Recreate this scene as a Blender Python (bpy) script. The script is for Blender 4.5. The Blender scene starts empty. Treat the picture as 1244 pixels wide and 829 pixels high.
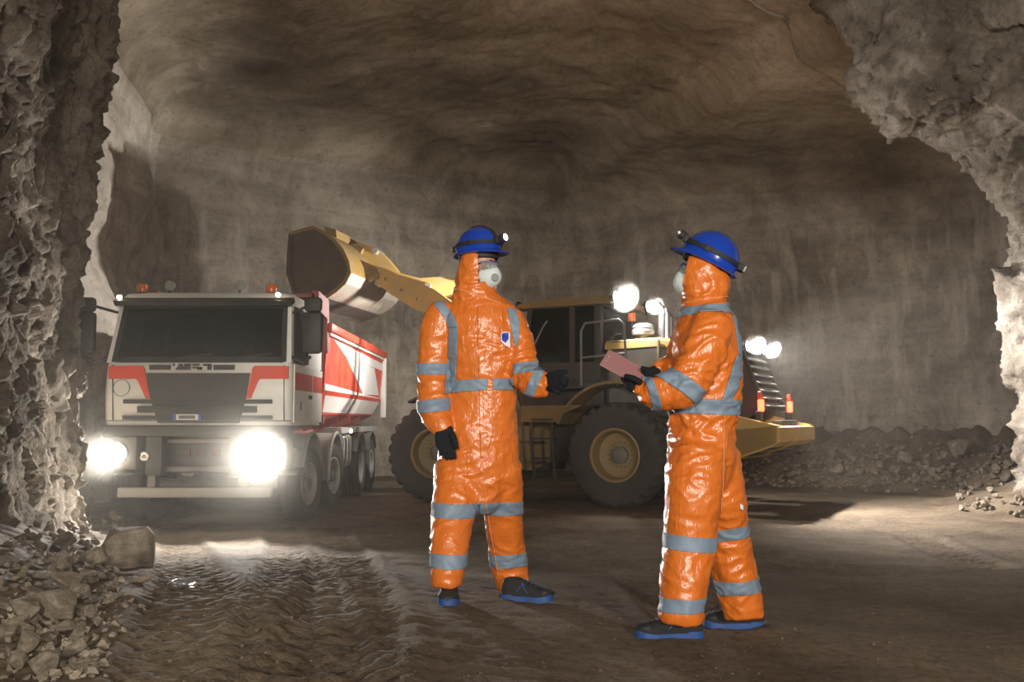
import bpy, bmesh, math, random
import numpy as np
from mathutils import Vector, Matrix

# ------------------------------------------------------------------ camera
SC = bpy.context.scene
COL = SC.collection
F = 1150.0                      # focal length in pixels of the 1244 x 829 frame
CX, CY, HORIZON = 622.0, 414.5, 510.0
PITCH = math.atan((HORIZON - CY) / F)
CAMZ = 1.46
cam_data = bpy.data.cameras.new('camera')
cam_data.sensor_fit = 'HORIZONTAL'
cam_data.sensor_width = 36.0
cam_data.lens = F / 1244.0 * 36.0
cam_data.clip_start = 0.05
cam_data.clip_end = 200
cam = bpy.data.objects.new('camera', cam_data)
cam.location = (0, 0, CAMZ)
cam.rotation_euler = (math.pi / 2 + PITCH, 0, 0)
COL.objects.link(cam)
SC.camera = cam

# ------------------------------------------------------------------ world, exposure, added fill lights behind the camera
SC.view_settings.view_transform = 'Standard'
SC.view_settings.look = 'None'
SC.view_settings.gamma = 1.0
SC.view_settings.use_curve_mapping = False
SC.view_settings.exposure = 0.0
world = bpy.data.worlds.new('world')
SC.world = world
world.use_nodes = True
bg = world.node_tree.nodes['Background']
bg.inputs[0].default_value = (1.0, 0.9, 0.76, 1)
bg.inputs[1].default_value = 0.10
SC.cycles.max_bounces = 5
SC.cycles.diffuse_bounces = 2
SC.cycles.glossy_bounces = 3
SC.cycles.transmission_bounces = 4
SC.cycles.volume_bounces = 0
SC.cycles.sample_clamp_indirect = 4.0
SC.cycles.use_denoising = True
SC.cycles.adaptive_threshold = .05


def area_light(name, loc, target, size, power, color, spread=180):
    d = bpy.data.lights.new(name, 'AREA')
    d.shape = 'DISK'
    d.size = size
    d.energy = power
    d.color = color
    d.spread = math.radians(spread)
    o = bpy.data.objects.new(name, d)
    o.location = loc
    o.rotation_euler = (Vector(target) - Vector(loc)).to_track_quat('-Z', 'Y').to_euler()
    COL.objects.link(o)
    return o


def spot_light(name, loc, target, power, angle, color=(1, .95, .86), radius=.06, blend=.5, parent=None):
    d = bpy.data.lights.new(name, 'SPOT')
    d.energy = power
    d.spot_size = math.radians(angle)
    d.spot_blend = blend
    d.shadow_soft_size = radius
    d.color = color
    o = bpy.data.objects.new(name, d)
    o.location = loc
    o.rotation_euler = (Vector(target) - Vector(loc)).to_track_quat('-Z', 'Y').to_euler()
    COL.objects.link(o)
    if parent is not None:
        bpy.context.view_layer.update()
        o.parent = parent
        o.matrix_parent_inverse = parent.matrix_world.inverted()
    return o


# two unseen fill lights added behind the camera to brighten the scene
area_light('gallery_flood', (-1.3, -8.0, 3.3), (-1.5, 10, 2.4), 1.0, 400, (1, .92, .80), 110)
area_light('gallery_flood', (3.6, -8.0, 3.6), (1.0, 10, 2.8), 1.0, 400, (1, .92, .80), 110)


# ------------------------------------------------------------------ helpers
def pix(px, py, Y):
    """world point seen at a pixel of the photograph, at distance Y"""
    dx = (px - CX) / F
    dz = (CY - py) / F
    ca, sa = math.cos(PITCH), math.sin(PITCH)
    t = Y / (ca - dz * sa)
    return Vector((dx * t, Y, CAMZ + (sa + dz * ca) * t))


_P = np.random.RandomState(7).permutation(256)
_P = np.concatenate([_P, _P, _P])
_G = np.random.RandomState(3).randn(256, 3)
_G /= np.linalg.norm(_G, axis=1)[:, None]


def noise3(p):
    """gradient noise, p (n,3) -> about -1..1"""
    p = np.asarray(p, float)
    i = np.floor(p).astype(int)
    f = p - i
    u = f * f * f * (f * (f * 6 - 15) + 10)
    i &= 255
    out = 0
    for dx in (0, 1):
        wx = u[:, 0] if dx else 1 - u[:, 0]
        for dy in (0, 1):
            wy = u[:, 1] if dy else 1 - u[:, 1]
            for dz in (0, 1):
                wz = u[:, 2] if dz else 1 - u[:, 2]
                h = _P[_P[_P[(i[:, 0] + dx) & 255] + ((i[:, 1] + dy) & 255)] + ((i[:, 2] + dz) & 255)]
                g = _G[h]
                out = out + wx * wy * wz * (g[:, 0] * (f[:, 0] - dx) + g[:, 1] * (f[:, 1] - dy) + g[:, 2] * (f[:, 2] - dz))
    return out * 1.6


def fbm(p, octaves=4, lac=2.03, gain=.5):
    p = np.asarray(p, float)
    a, s = 1.0, 0
    for k in range(octaves):
        s = s + a * noise3(p + 17.3 * k)
        p = p * lac
        a *= gain
    return s


def ridged(p, octaves=4, lac=2.1, gain=.5):
    p = np.asarray(p, float)
    a, s = 1.0, 0
    for k in range(octaves):
        s = s + a * (1 - 2 * np.abs(noise3(p + 9.1 * k)))
        p = p * lac
        a *= gain
    return s


def facets(p, seed=0):
    """broken-rock relief: flat facets tilted at random, one for each cell of a jittered lattice (about -1..1)"""
    p = np.asarray(p, float)
    i = np.floor(p).astype(int)
    best = np.full(len(p), 9.0)
    val = np.zeros(len(p))
    for dx in (-1, 0, 1):
        for dy in (-1, 0, 1):
            for dz in (-1, 0, 1):
                c = i + np.array([dx, dy, dz])
                h = _P[_P[_P[(c[:, 0] + seed) & 255] + (c[:, 1] & 255)] + (c[:, 2] & 255)]
                f = c + .5 + _G[h] * .38
                d = p - f
                d2 = (d * d).sum(1)
                m = d2 < best
                t = _G[(h + 91) & 255]
                v = (_P[h] / 128.0 - 1) * .55 + (d * t).sum(1) * 1.1
                val = np.where(m, v, val)
                best = np.where(m, d2, best)
    return val


def smooth(a, b, x):
    t = np.clip((np.asarray(x, float) - a) / (b - a), 0, 1)
    return t * t * (3 - 2 * t)


# ------------------------------------------------------------------ ground level
def g_base(x, y):
    """smooth level of the ground: the place where the two people stand is a low rise"""
    x = np.asarray(x, float)
    y = np.asarray(y, float)
    t = np.clip((12.6 - y) / 8.0, 0, 1)
    t = np.where(t < .4, t * t / .8, t - .2) / .8
    return t * np.clip(.515 - .07 * x, .36, .60)


def ground_hit(px, py):
    """where the line of sight through a pixel meets the smooth ground"""
    lo, hi = 1.5, 60.0
    ys = np.linspace(lo, hi, 6000)
    d = pix(px, py, 1.0) - Vector((0, 0, CAMZ))
    xs = d.x * ys
    zs = CAMZ + d.z * ys
    k = np.argmax(zs <= g_base(xs, ys))
    return Vector((xs[k], ys[k], float(g_base(xs[k], ys[k]))))


# ------------------------------------------------------------------ materials
def new_mat(name):
    m = bpy.data.materials.new(name)
    m.use_nodes = True
    nt = m.node_tree
    b = nt.nodes['Principled BSDF']
    return m, nt, b


def N(nt, kind, **kw):
    n = nt.nodes.new(kind)
    for k, v in kw.items():
        if k.startswith('i_'):
            key = k[2:]
            key = int(key) if key.isdigit() else key.replace('_', ' ')
            n.inputs[key].default_value = v
        else:
            setattr(n, k, v)
    return n


def ramp(nt, stops):
    r = nt.nodes.new('ShaderNodeValToRGB')
    e = r.color_ramp.elements
    while len(e) < len(stops):
        e.new(.5)
    for k, (p, c) in enumerate(stops):
        e[k].position = p
        e[k].color = (*c, 1) if len(c) == 3 else c
    return r


def plain(name, col, rough=.5, metal=0.0, spec=.5, dirt=None, dirt_amt=.35, dirt_scale=3.0, bump=0.0, bump_scale=40.0, coat=0.0):
    """painted / rubber / metal surface with a dusty film given by noise"""
    m, nt, b = new_mat(name)
    b.inputs['Roughness'].default_value = rough
    b.inputs['Metallic'].default_value = metal
    b.inputs['Specular IOR Level'].default_value = spec
    b.inputs['Coat Weight'].default_value = coat
    b.inputs['Base Color'].default_value = (*col, 1)
    tc = N(nt, 'ShaderNodeTexCoord')
    if dirt is not None:
        no = N(nt, 'ShaderNodeTexNoise', i_Scale=dirt_scale, i_Detail=7.0, i_Roughness=.65)
        nt.links.new(tc.outputs['Object'], no.inputs['Vector'])
        r = ramp(nt, [(.38, (0, 0, 0)), (.72, (1, 1, 1))])
        nt.links.new(no.outputs['Fac'], r.inputs[0])
        mu = N(nt, 'ShaderNodeMath', operation='MULTIPLY')
        mu.inputs[1].default_value = dirt_amt
        nt.links.new(r.outputs[0], mu.inputs[0])
        mx = N(nt, 'ShaderNodeMix', data_type='RGBA')
        mx.inputs[6].default_value = (*col, 1)
        mx.inputs[7].default_value = (*dirt, 1)
        nt.links.new(mu.outputs[0], mx.inputs[0])
        nt.links.new(mx.outputs[2], b.inputs['Base Color'])
        ad = N(nt, 'ShaderNodeMath', operation='MULTIPLY_ADD')
        ad.inputs[1].default_value = .5
        ad.inputs[2].default_value = rough
        nt.links.new(mu.outputs[0], ad.inputs[0])
        nt.links.new(ad.outputs[0], b.inputs['Roughness'])
    if bump:
        no = N(nt, 'ShaderNodeTexNoise', i_Scale=bump_scale, i_Detail=4.0)
        nt.links.new(tc.outputs['Object'], no.inputs['Vector'])
        bp = N(nt, 'ShaderNodeBump', i_Strength=bump, i_Distance=.01)
        nt.links.new(no.outputs['Fac'], bp.inputs['Height'])
        nt.links.new(bp.outputs[0], b.inputs['Normal'])
    return m


def glow(name, col, strength):
    m, nt, b = new_mat(name)
    b.inputs['Base Color'].default_value = (*[min(1, c) for c in col], 1)
    b.inputs['Emission Color'].default_value = (*col, 1)
    b.inputs['Emission Strength'].default_value = strength
    b.inputs['Roughness'].default_value = .2
    return m


def glassy(name, col, alpha_mix=.6, rough=.04, tint=(.75, .78, .76)):
    """dusty tinted pane: partly see-through, partly mirror"""
    m, nt, b = new_mat(name)
    b.inputs['Base Color'].default_value = (*col, 1)
    b.inputs['Roughness'].default_value = rough
    b.inputs['Specular IOR Level'].default_value = .5
    tr = N(nt, 'ShaderNodeBsdfTransparent')
    tr.inputs[0].default_value = (*tint, 1)
    mx = N(nt, 'ShaderNodeMixShader')
    mx.inputs[0].default_value = alpha_mix
    out = nt.nodes['Material Output']
    nt.links.new(tr.outputs[0], mx.inputs[1])
    nt.links.new(b.outputs[0], mx.inputs[2])
    nt.links.new(mx.outputs[0], out.inputs[0])
    return m


def rock_mat(name, dark, mid, light, scale=1.0, streak=0.0, bump=.6, fine=1.0):
    m, nt, b = new_mat(name)
    b.inputs['Roughness'].default_value = .92
    b.inputs['Specular IOR Level'].default_value = .25
    tc = N(nt, 'ShaderNodeTexCoord')
    n1 = N(nt, 'ShaderNodeTexNoise', i_Scale=.55 * scale, i_Detail=9.0, i_Roughness=.68, i_Distortion=.5)
    nt.links.new(tc.outputs['Object'], n1.inputs['Vector'])
    r1 = ramp(nt, [(.30, dark), (.5, mid), (.70, light)])
    nt.links.new(n1.outputs['Fac'], r1.inputs[0])
    # sedimentary bands, long in plan and thin in height
    mp = N(nt, 'ShaderNodeMapping')
    mp.inputs['Scale'].default_value = (.25, .25, 1.9)
    mp.inputs['Rotation'].default_value = (.05, .06, 0)
    nt.links.new(tc.outputs['Object'], mp.inputs['Vector'])
    n2 = N(nt, 'ShaderNodeTexNoise', i_Scale=1.1 * scale, i_Detail=6.0, i_Roughness=.6)
    nt.links.new(mp.outputs[0], n2.inputs['Vector'])
    r2 = ramp(nt, [(.36, (.62, .60, .58)), (.58, (1.05, 1.03, 1.0))])
    nt.links.new(n2.outputs['Fac'], r2.inputs[0])
    mul = N(nt, 'ShaderNodeMix', data_type='RGBA', blend_type='MULTIPLY')
    mul.inputs[0].default_value = .7
    nt.links.new(r1.outputs[0], mul.inputs[6])
    nt.links.new(r2.outputs[0], mul.inputs[7])
    col = mul.outputs[2]
    # small dark specks and pits
    n3 = N(nt, 'ShaderNodeTexNoise', i_Scale=9.0 * fine, i_Detail=5.0, i_Roughness=.75)
    nt.links.new(tc.outputs['Object'], n3.inputs['Vector'])
    r3 = ramp(nt, [(.33, (.55, .53, .5)), (.47, (1, 1, 1)), (.66, (1.0, 1.0, 1.0)), (.78, (1.3, 1.29, 1.27))])
    nt.links.new(n3.outputs['Fac'], r3.inputs[0])
    m3 = N(nt, 'ShaderNodeMix', data_type='RGBA', blend_type='MULTIPLY')
    m3.inputs[0].default_value = .8
    nt.links.new(col, m3.inputs[6])
    nt.links.new(r3.outputs[0], m3.inputs[7])
    col = m3.outputs[2]
    if streak:
        mq = N(nt, 'ShaderNodeMapping')
        mq.inputs['Scale'].default_value = (1.5, 1.5, .22)
        nt.links.new(tc.outputs['Object'], mq.inputs['Vector'])
        n4 = N(nt, 'ShaderNodeTexNoise', i_Scale=1.9, i_Detail=5.0, i_Roughness=.6)
        nt.links.new(mq.outputs[0], n4.inputs['Vector'])
        r4 = ramp(nt, [(.50, (0, 0, 0)), (.70, (1, 1, 1))])
        nt.links.new(n4.outputs['Fac'], r4.inputs[0])
        # streaks of run-down lime only below a ragged line half way up the face
        sp = N(nt, 'ShaderNodeSeparateXYZ')
        nt.links.new(tc.outputs['Object'], sp.inputs[0])
        mr = N(nt, 'ShaderNodeMapRange', i_1=7.6, i_2=5.6)
        nt.links.new(sp.outputs[2], mr.inputs[0])
        mm = N(nt, 'ShaderNodeMath', operation='MULTIPLY')
        nt.links.new(r4.outputs[0], mm.inputs[0])
        nt.links.new(mr.outputs[0], mm.inputs[1])
        m5 = N(nt, 'ShaderNodeMath', operation='MULTIPLY')
        m5.inputs[1].default_value = streak
        nt.links.new(mm.outputs[0], m5.inputs[0])
        ms = N(nt, 'ShaderNodeMix', data_type='RGBA')
        ms.inputs[7].default_value = (*[min(1, c * 1.15) for c in light], 1)
        nt.links.new(m5.outputs[0], ms.inputs[0])
        nt.links.new(col, ms.inputs[6])
        col = ms.outputs[2]
    nt.links.new(col, b.inputs['Base Color'])
    nb = N(nt, 'ShaderNodeTexNoise', i_Scale=4.5 * fine, i_Detail=10.0, i_Roughness=.72)
    nt.links.new(tc.outputs['Object'], nb.inputs['Vector'])
    vo = N(nt, 'ShaderNodeTexVoronoi', i_Scale=7.0 * fine)
    vo.feature = 'DISTANCE_TO_EDGE'
    nt.links.new(tc.outputs['Object'], vo.inputs['Vector'])
    rv = ramp(nt, [(0, (0, 0, 0)), (.12, (1, 1, 1))])
    nt.links.new(vo.outputs['Distance'], rv.inputs[0])
    am = N(nt, 'ShaderNodeMath', operation='MULTIPLY_ADD')
    am.inputs[1].default_value = .06
    nt.links.new(rv.outputs[0], am.inputs[0])
    nt.links.new(nb.outputs['Fac'], am.inputs[2])
    bp = N(nt, 'ShaderNodeBump', i_Strength=bump, i_Distance=.12 / fine)
    nt.links.new(am.outputs[0], bp.inputs['Height'])
    nt.links.new(bp.outputs[0], b.inputs['Normal'])
    return m


# ------------------------------------------------------------------ mesh building
class MB:
    """collects shapes, then becomes one mesh object"""

    def __init__(self, xf=None):
        self.v, self.f, self.xf = [], [], xf

    def add(self, verts, faces):
        k = len(self.v)
        self.v += [tuple(v) for v in verts]
        self.f += [tuple(i + k for i in f) for f in faces]
        return self

    def box(self, c, s, rot=None, bevel=0.0):
        """box of size s about centre c"""
        if bevel > 0:
            bm = bmesh.new()
            bmesh.ops.create_cube(bm, size=1)
            for v in bm.verts:
                v.co = Vector((v.co.x * s[0], v.co.y * s[1], v.co.z * s[2]))
            bmesh.ops.bevel(bm, geom=bm.edges[:], offset=min(bevel, min(s) * .45), segments=2, affect='EDGES', profile=.5)
            bm.verts.index_update()
            vs = [v.co.copy() for v in bm.verts]
            fs = [[v.index for v in f.verts] for f in bm.faces]
            bm.free()
        else:
            x, y, z = s[0] / 2, s[1] / 2, s[2] / 2
            vs = [Vector(p) for p in ((-x, -y, -z), (x, -y, -z), (x, y, -z), (-x, y, -z), (-x, -y, z), (x, -y, z), (x, y, z), (-x, y, z))]
            fs = [(0, 3, 2, 1), (4, 5, 6, 7), (0, 1, 5, 4), (1, 2, 6, 5), (2, 3, 7, 6), (3, 0, 4, 7)]
        if rot is not None:
            R = rot if isinstance(rot, Matrix) else Matrix.Rotation(rot[1], 3, rot[0])
            vs = [R @ v for v in vs]
        c = Vector(c)
        return self.add([v + c for v in vs], fs)

    def prism(self, poly, axis, a, b):
        """polygon extruded along an axis from a to b; poly is in the two other coordinates in order"""
        n = len(poly)

        def P(p, t):
            return {'x': (t, p[0], p[1]), 'y': (p[0], t, p[1]), 'z': (p[0], p[1], t)}[axis]
        vs = [P(p, a) for p in poly] + [P(p, b) for p in poly]
        fs = [tuple(range(n - 1, -1, -1)), tuple(range(n, 2 * n))]
        fs += [(i, (i + 1) % n, n + (i + 1) % n, n + i) for i in range(n)]
        return self.add(vs, fs)

    def tube(self, pts, r, seg=10, cap=True):
        """round bar through points; r a number or one per point"""
        pts = [Vector(p) for p in pts]
        rr = r if hasattr(r, '__len__') else [r] * len(pts)
        vs, fs = [], []
        up = None
        for k, p in enumerate(pts):
            d = (pts[min(k + 1, len(pts) - 1)] - pts[max(k - 1, 0)]).normalized()
            if up is None:
                up = Vector((0, 0, 1)) if abs(d.z) < .9 else Vector((1, 0, 0))
            a = d.cross(up).normalized()
            up = a.cross(d).normalized()
            for j in range(seg):
                t = 2 * math.pi * j / seg
                vs.append(p + (a * math.cos(t) + up * math.sin(t)) * rr[k])
        for k in range(len(pts) - 1):
            for j in range(seg):
                j2 = (j + 1) % seg
                fs.append((k * seg + j, k * seg + j2, (k + 1) * seg + j2, (k + 1) * seg + j))
        if cap:
            fs.append(tuple(range(seg - 1, -1, -1)))
            e = (len(pts) - 1) * seg
            fs.append(tuple(range(e, e + seg)))
        return self.add(vs, fs)

    def lathe(self, prof, origin, axis, seg=32, mod=None, close=False, cap0=True):
        """profile [(radius, along)] turned about an axis"""
        axis = Vector(axis).normalized()
        ref = Vector((0, 0, 1)) if abs(axis.z) < .9 else Vector((1, 0, 0))
        a = axis.cross(ref).normalized()
        b = axis.cross(a)
        o = Vector(origin)
        n = len(prof)
        vs, fs = [], []
        for j in range(seg):
            t = 2 * math.pi * j / seg
            for k, (r, h) in enumerate(prof):
                rr = r + (mod(t, k, j) if mod else 0)
                vs.append(o + axis * h + (a * math.cos(t) + b * math.sin(t)) * rr)
        for j in range(seg):
            j2 = (j + 1) % seg
            for k in range(n - 1 + (1 if close else 0)):
                k2 = (k + 1) % n
                fs.append((j * n + k, j * n + k2, j2 * n + k2, j2 * n + k))
        if not close:
            if prof[0][0] > 1e-6 and cap0:
                fs.append(tuple(j * n for j in range(seg)))
            if prof[-1][0] > 1e-6:
                fs.append(tuple(j * n + n - 1 for j in range(seg - 1, -1, -1)))
        return self.add(vs, fs)

    def loft(self, rings, closed=True, caps=True):
        n = len(rings[0])
        vs = [p for r in rings for p in r]
        fs = []
        for k in range(len(rings) - 1):
            for j in range(n if closed else n - 1):
                j2 = (j + 1) % n
                fs.append((k * n + j, k * n + j2, (k + 1) * n + j2, (k + 1) * n + j))
        if caps and closed:
            fs.append(tuple(range(n - 1, -1, -1)))
            e = (len(rings) - 1) * n
            fs.append(tuple(range(e, e + n)))
        return self.add(vs, fs)

    def build(self, name, mat, parent=None, smooth_angle=40, weld=False):
        me = bpy.data.meshes.new(name)
        vs = self.v if self.xf is None else [self.xf(Vector(v)) for v in self.v]
        me.from_pydata([tuple(v) for v in vs], [], self.f)
        bm = bmesh.new()
        bm.from_mesh(me)
        if weld:
            bmesh.ops.remove_doubles(bm, verts=bm.verts[:], dist=1e-5)
        bmesh.ops.recalc_face_normals(bm, faces=bm.faces[:])
        bm.to_mesh(me)
        bm.free()
        if smooth_angle:
            me.shade_smooth()
            me.set_sharp_from_angle(angle=math.radians(smooth_angle))
        me.materials.append(mat)
        o = bpy.data.objects.new(name, me)
        COL.objects.link(o)
        if parent is not None:
            o.parent = parent
        return o


def grid_obj(name, P, mat, parent=None, flip=False, closed_u=False):
    """P (nu,nv,3) array of points -> smooth mesh object"""
    nu, nv = P.shape[:2]
    idx = np.arange(nu * nv).reshape(nu, nv)
    a, b, c, d = idx[:-1, :-1], idx[1:, :-1], idx[1:, 1:], idx[:-1, 1:]
    q = np.stack([a, b, c, d] if not flip else [a, d, c, b], -1).reshape(-1, 4)
    return quad_obj(name, P.reshape(-1, 3), q, mat, parent)


def quad_obj(name, V, Q, mat, parent=None):
    me = bpy.data.meshes.new(name)
    me.vertices.add(len(V))
    me.vertices.foreach_set('co', np.ascontiguousarray(V, dtype=np.float32).ravel())
    k = Q.shape[1]
    me.loops.add(Q.size)
    me.loops.foreach_set('vertex_index', np.ascontiguousarray(Q, dtype=np.int32).ravel())
    me.polygons.add(len(Q))
    me.polygons.foreach_set('loop_start', np.arange(0, Q.size, k, dtype=np.int32))
    me.polygons.foreach_set('loop_total', np.full(len(Q), k, dtype=np.int32))
    me.update(calc_edges=True)
    me.validate()
    me.shade_smooth()
    me.materials.append(mat)
    o = bpy.data.objects.new(name, me)
    COL.objects.link(o)
    if parent is not None:
        o.parent = parent
    return o


def tag(o, label=None, cat=None, group=None, kind=None):
    if label:
        o['label'] = label
    if cat:
        o['category'] = cat
    if group:
        o['group'] = group
    if kind:
        o['kind'] = kind
    return o


def empty(name, loc=(0, 0, 0), rz=0, parent=None):
    o = bpy.data.objects.new(name, None)
    o.location = loc
    o.rotation_euler = (0, 0, rz)
    o.empty_display_size = .2
    COL.objects.link(o)
    if parent is not None:
        o.parent = parent
    return o

# ================================================================== THE CAVE
M_WALL = rock_mat('chamber_rock', (.22, .178, .138), (.39, .335, .275), (.56, .50, .425), streak=.6, bump=.6)
M_RECESS = rock_mat('fresh_cut_rock', (.36, .31, .255), (.55, .49, .42), (.72, .66, .58), bump=.6)  # lighter than the chamber rock: lamplight on the recess put into the colour
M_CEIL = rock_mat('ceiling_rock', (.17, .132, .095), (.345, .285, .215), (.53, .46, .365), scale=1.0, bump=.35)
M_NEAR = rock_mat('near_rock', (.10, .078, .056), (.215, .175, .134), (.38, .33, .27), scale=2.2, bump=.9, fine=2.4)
M_ARCH = rock_mat('arch_rock', (.11, .09, .07), (.29, .25, .21), (.50, .455, .395), scale=2.0, bump=1.0, fine=1.8)


def resample(pts, step):
    pts = np.array(pts, float)
    d = np.linalg.norm(np.diff(pts, axis=0), axis=1)
    s = np.concatenate([[0], np.cumsum(d)])
    n = max(2, int(s[-1] / step))
    t = np.linspace(0, s[-1], n + 1)
    return np.stack([np.interp(t, s, pts[:, k]) for k in range(pts.shape[1])], 1), t


def soften(P, times):
    P = P.copy()
    for _ in range(times):
        P[1:-1] = .25 * P[:-2] + .5 * P[1:-1] + .25 * P[2:]
    return P


# ---- floor ------------------------------------------------------------------
TRACKS = [  # wheel tracks pressed into the dust, as pixels of the photograph -> ground points
    [(345, 640), (352, 665), (362, 700), (368, 760), (360, 828)],
    [(395, 640), (412, 668), (420, 705), (415, 760), (395, 828)],
    [(212, 640), (222, 668), (235, 705), (240, 760), (228, 828)],
    [(470, 625), (600, 650), (690, 668), (780, 700), (860, 760)],
    [(640, 622), (700, 640), (770, 652), (900, 668), (1040, 700)],
    [(930, 618), (1020, 630), (1110, 650), (1200, 690)],
]


SCREE = [  # (line of the wall's foot, reach, height, from y, to y)
    ([(-2.75, 3.0), (-3.2, 5.2), (-4.0, 7.6), (-4.65, 9.4), (-5.0, 10.6)], 1.05, .34, 2.0, 11.6),
    ([(5.0, 25.2), (8.5, 22.9), (10.8, 20.6), (12.4, 17.2)], 3.0, 1.25, 14.5, 27.0),
    ([(8.9, 16.6), (8.6, 15.4), (9.4, 14.4), (11, 13)], 1.6, .45, 12.5, 18.0),
]


TRACK_LINES = []
for tr in TRACKS:
    pl, s = resample(np.array([ground_hit(*q)[:2] for q in tr]), .06)
    TRACK_LINES.append((soften(pl, 12), s))


def floor_z(x, y):
    p = np.stack([x, y, np.zeros_like(x)], 1)
    z = g_base(x, y)
    near = 1 - smooth(9, 16, y)
    z = z + .022 * fbm(p * .55, 3) + .006 * fbm(p * 2.6 + 5, 3) + near * .005 * ridged(p * np.array([4.0, 5.2, 1]), 3) + near * .008 * facets(p * 5.0) * smooth(-.1, .5, noise3(p * .8 + 3))
    z = z + near * .005 * fbm(p * 13, 2)
    z = z + smooth(9, 14, y) * (.012 * fbm(p * 3.2, 3) + .012 * facets(p * 2.2 + 3))
    for pl, s in TRACK_LINES:
        lo, hi = pl.min(0) - .5, pl.max(0) + .5
        m = np.where((x > lo[0]) & (x < hi[0]) & (y > lo[1]) & (y < hi[1]))[0]
        if len(m) == 0:
            continue
        d2 = (x[m, None] - pl[None, :, 0]) ** 2 + (y[m, None] - pl[None, :, 1]) ** 2
        k = d2.argmin(1)
        d = np.sqrt(d2[np.arange(len(m)), k])
        w = 1 - smooth(.20, .30, d)
        rim = np.exp(-((d - .31) / .07) ** 2)
        bars = np.sin((s[k] + d * .55) * 2 * math.pi / .155)
        z[m] += -.030 * w + .016 * rim + w * .010 * np.clip(bars * 1.6, -1, 1)
    # scree heaped against the walls
    for pl, reach, top, y0, y1 in SCREE:
        a, b = np.array(pl[:-1]), np.array(pl[1:])
        d = np.full(len(x), 99.0)
        for q0, q1 in zip(a, b):
            e = q1 - q0
            t = np.clip(((x - q0[0]) * e[0] + (y - q0[1]) * e[1]) / (e @ e), 0, 1)
            d = np.minimum(d, np.hypot(x - q0[0] - t * e[0], y - q0[1] - t * e[1]))
        k = smooth(y0, y0 + 1.2, y) * (1 - smooth(y1 - 1.2, y1, y))
        rag = reach * (1 + .35 * noise3(p * 1.1 + 31))
        h = np.clip(1 - d / rag, 0, 1)
        z = z + k * top * h ** 1.3 * (1 + .25 * noise3(p * 2.3 + 11)) + k * (h > 0) * .02 * noise3(p * 6 + 5)
    return z


def build_floor():
    def patch(x0, x1, y0, y1, h):
        nx, ny = int((x1 - x0) / h) + 1, int((y1 - y0) / h) + 1
        X, Y = np.meshgrid(np.linspace(x0, x1, nx), np.linspace(y0, y1, ny), indexing='ij')
        return X, Y
    V, Q, k = [], [], 0
    for (x0, x1, y0, y1, h) in ((-6.5, 8.5, 1.0, 12.0, .038), (-10.5, 15, 12.0, 31, .085), (-6.5, 9, -4, 1.0, .12), (8.5, 13, 1.0, 12.0, .12)):
        X, Y = patch(x0, x1, y0, y1, h)
        Z = floor_z(X.ravel(), Y.ravel())
        nx, ny = X.shape
        idx = np.arange(nx * ny).reshape(nx, ny) + k
        Q.append(np.stack([idx[:-1, :-1], idx[1:, :-1], idx[1:, 1:], idx[:-1, 1:]], -1).reshape(-1, 4))
        V.append(np.stack([X.ravel(), Y.ravel(), Z], 1))
        k += nx * ny
    return np.concatenate(V), np.concatenate(Q)


def floor_mat():
    m, nt, b = new_mat('dusty_ground')
    b.inputs['Roughness'].default_value = .95
    b.inputs['Specular IOR Level'].default_value = .2
    tc = N(nt, 'ShaderNodeTexCoord')
    n1 = N(nt, 'ShaderNodeTexNoise', i_Scale=.7, i_Detail=8.0, i_Roughness=.65)
    nt.links.new(tc.outputs['Object'], n1.inputs['Vector'])
    r1 = ramp(nt, [(.34, (.088, .062, .042)), (.52, (.150, .112, .077)), (.70, (.225, .175, .126))])
    nt.links.new(n1.outputs['Fac'], r1.inputs[0])
    n2 = N(nt, 'ShaderNodeTexNoise', i_Scale=17.0, i_Detail=9.0, i_Roughness=.8)
    nt.links.new(tc.outputs['Object'], n2.inputs['Vector'])
    r2 = ramp(nt, [(.34, (.45, .43, .42)), (.5, (1, 1, 1)), (.72, (1.35, 1.32, 1.28))])
    nt.links.new(n2.outputs['Fac'], r2.inputs[0])
    mx = N(nt, 'ShaderNodeMix', data_type='RGBA', blend_type='MULTIPLY')
    mx.inputs[0].default_value = .95
    nt.links.new(r1.outputs[0], mx.inputs[6])
    nt.links.new(r2.outputs[0], mx.inputs[7])
    nt.links.new(mx.outputs[2], b.inputs['Base Color'])
    n3 = N(nt, 'ShaderNodeTexNoise', i_Scale=48.0, i_Detail=6.0, i_Roughness=.7)
    nt.links.new(tc.outputs['Object'], n3.inputs['Vector'])
    bp = N(nt, 'ShaderNodeBump', i_Strength=.8, i_Distance=.018)
    nt.links.new(n3.outputs['Fac'], bp.inputs['Height'])
    nt.links.new(bp.outputs[0], b.inputs['Normal'])
    return m


M_FLOOR = floor_mat()
V, Q = build_floor()
tag(quad_obj('floor', V, Q, M_FLOOR), 'dusty brown cave floor pressed with tyre tracks', kind='structure')


# ---- chamber: plan line, vertical face, rounded shoulder, roof -----------------
def displace_grid(P, amount):
    """push a (nu,nv,3) grid along its normals"""
    du = np.gradient(P, axis=0)
    dv = np.gradient(P, axis=1)
    n = np.cross(du, dv)
    n /= np.linalg.norm(n, axis=2)[..., None] + 1e-9
    return P + n * amount[..., None]


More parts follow.
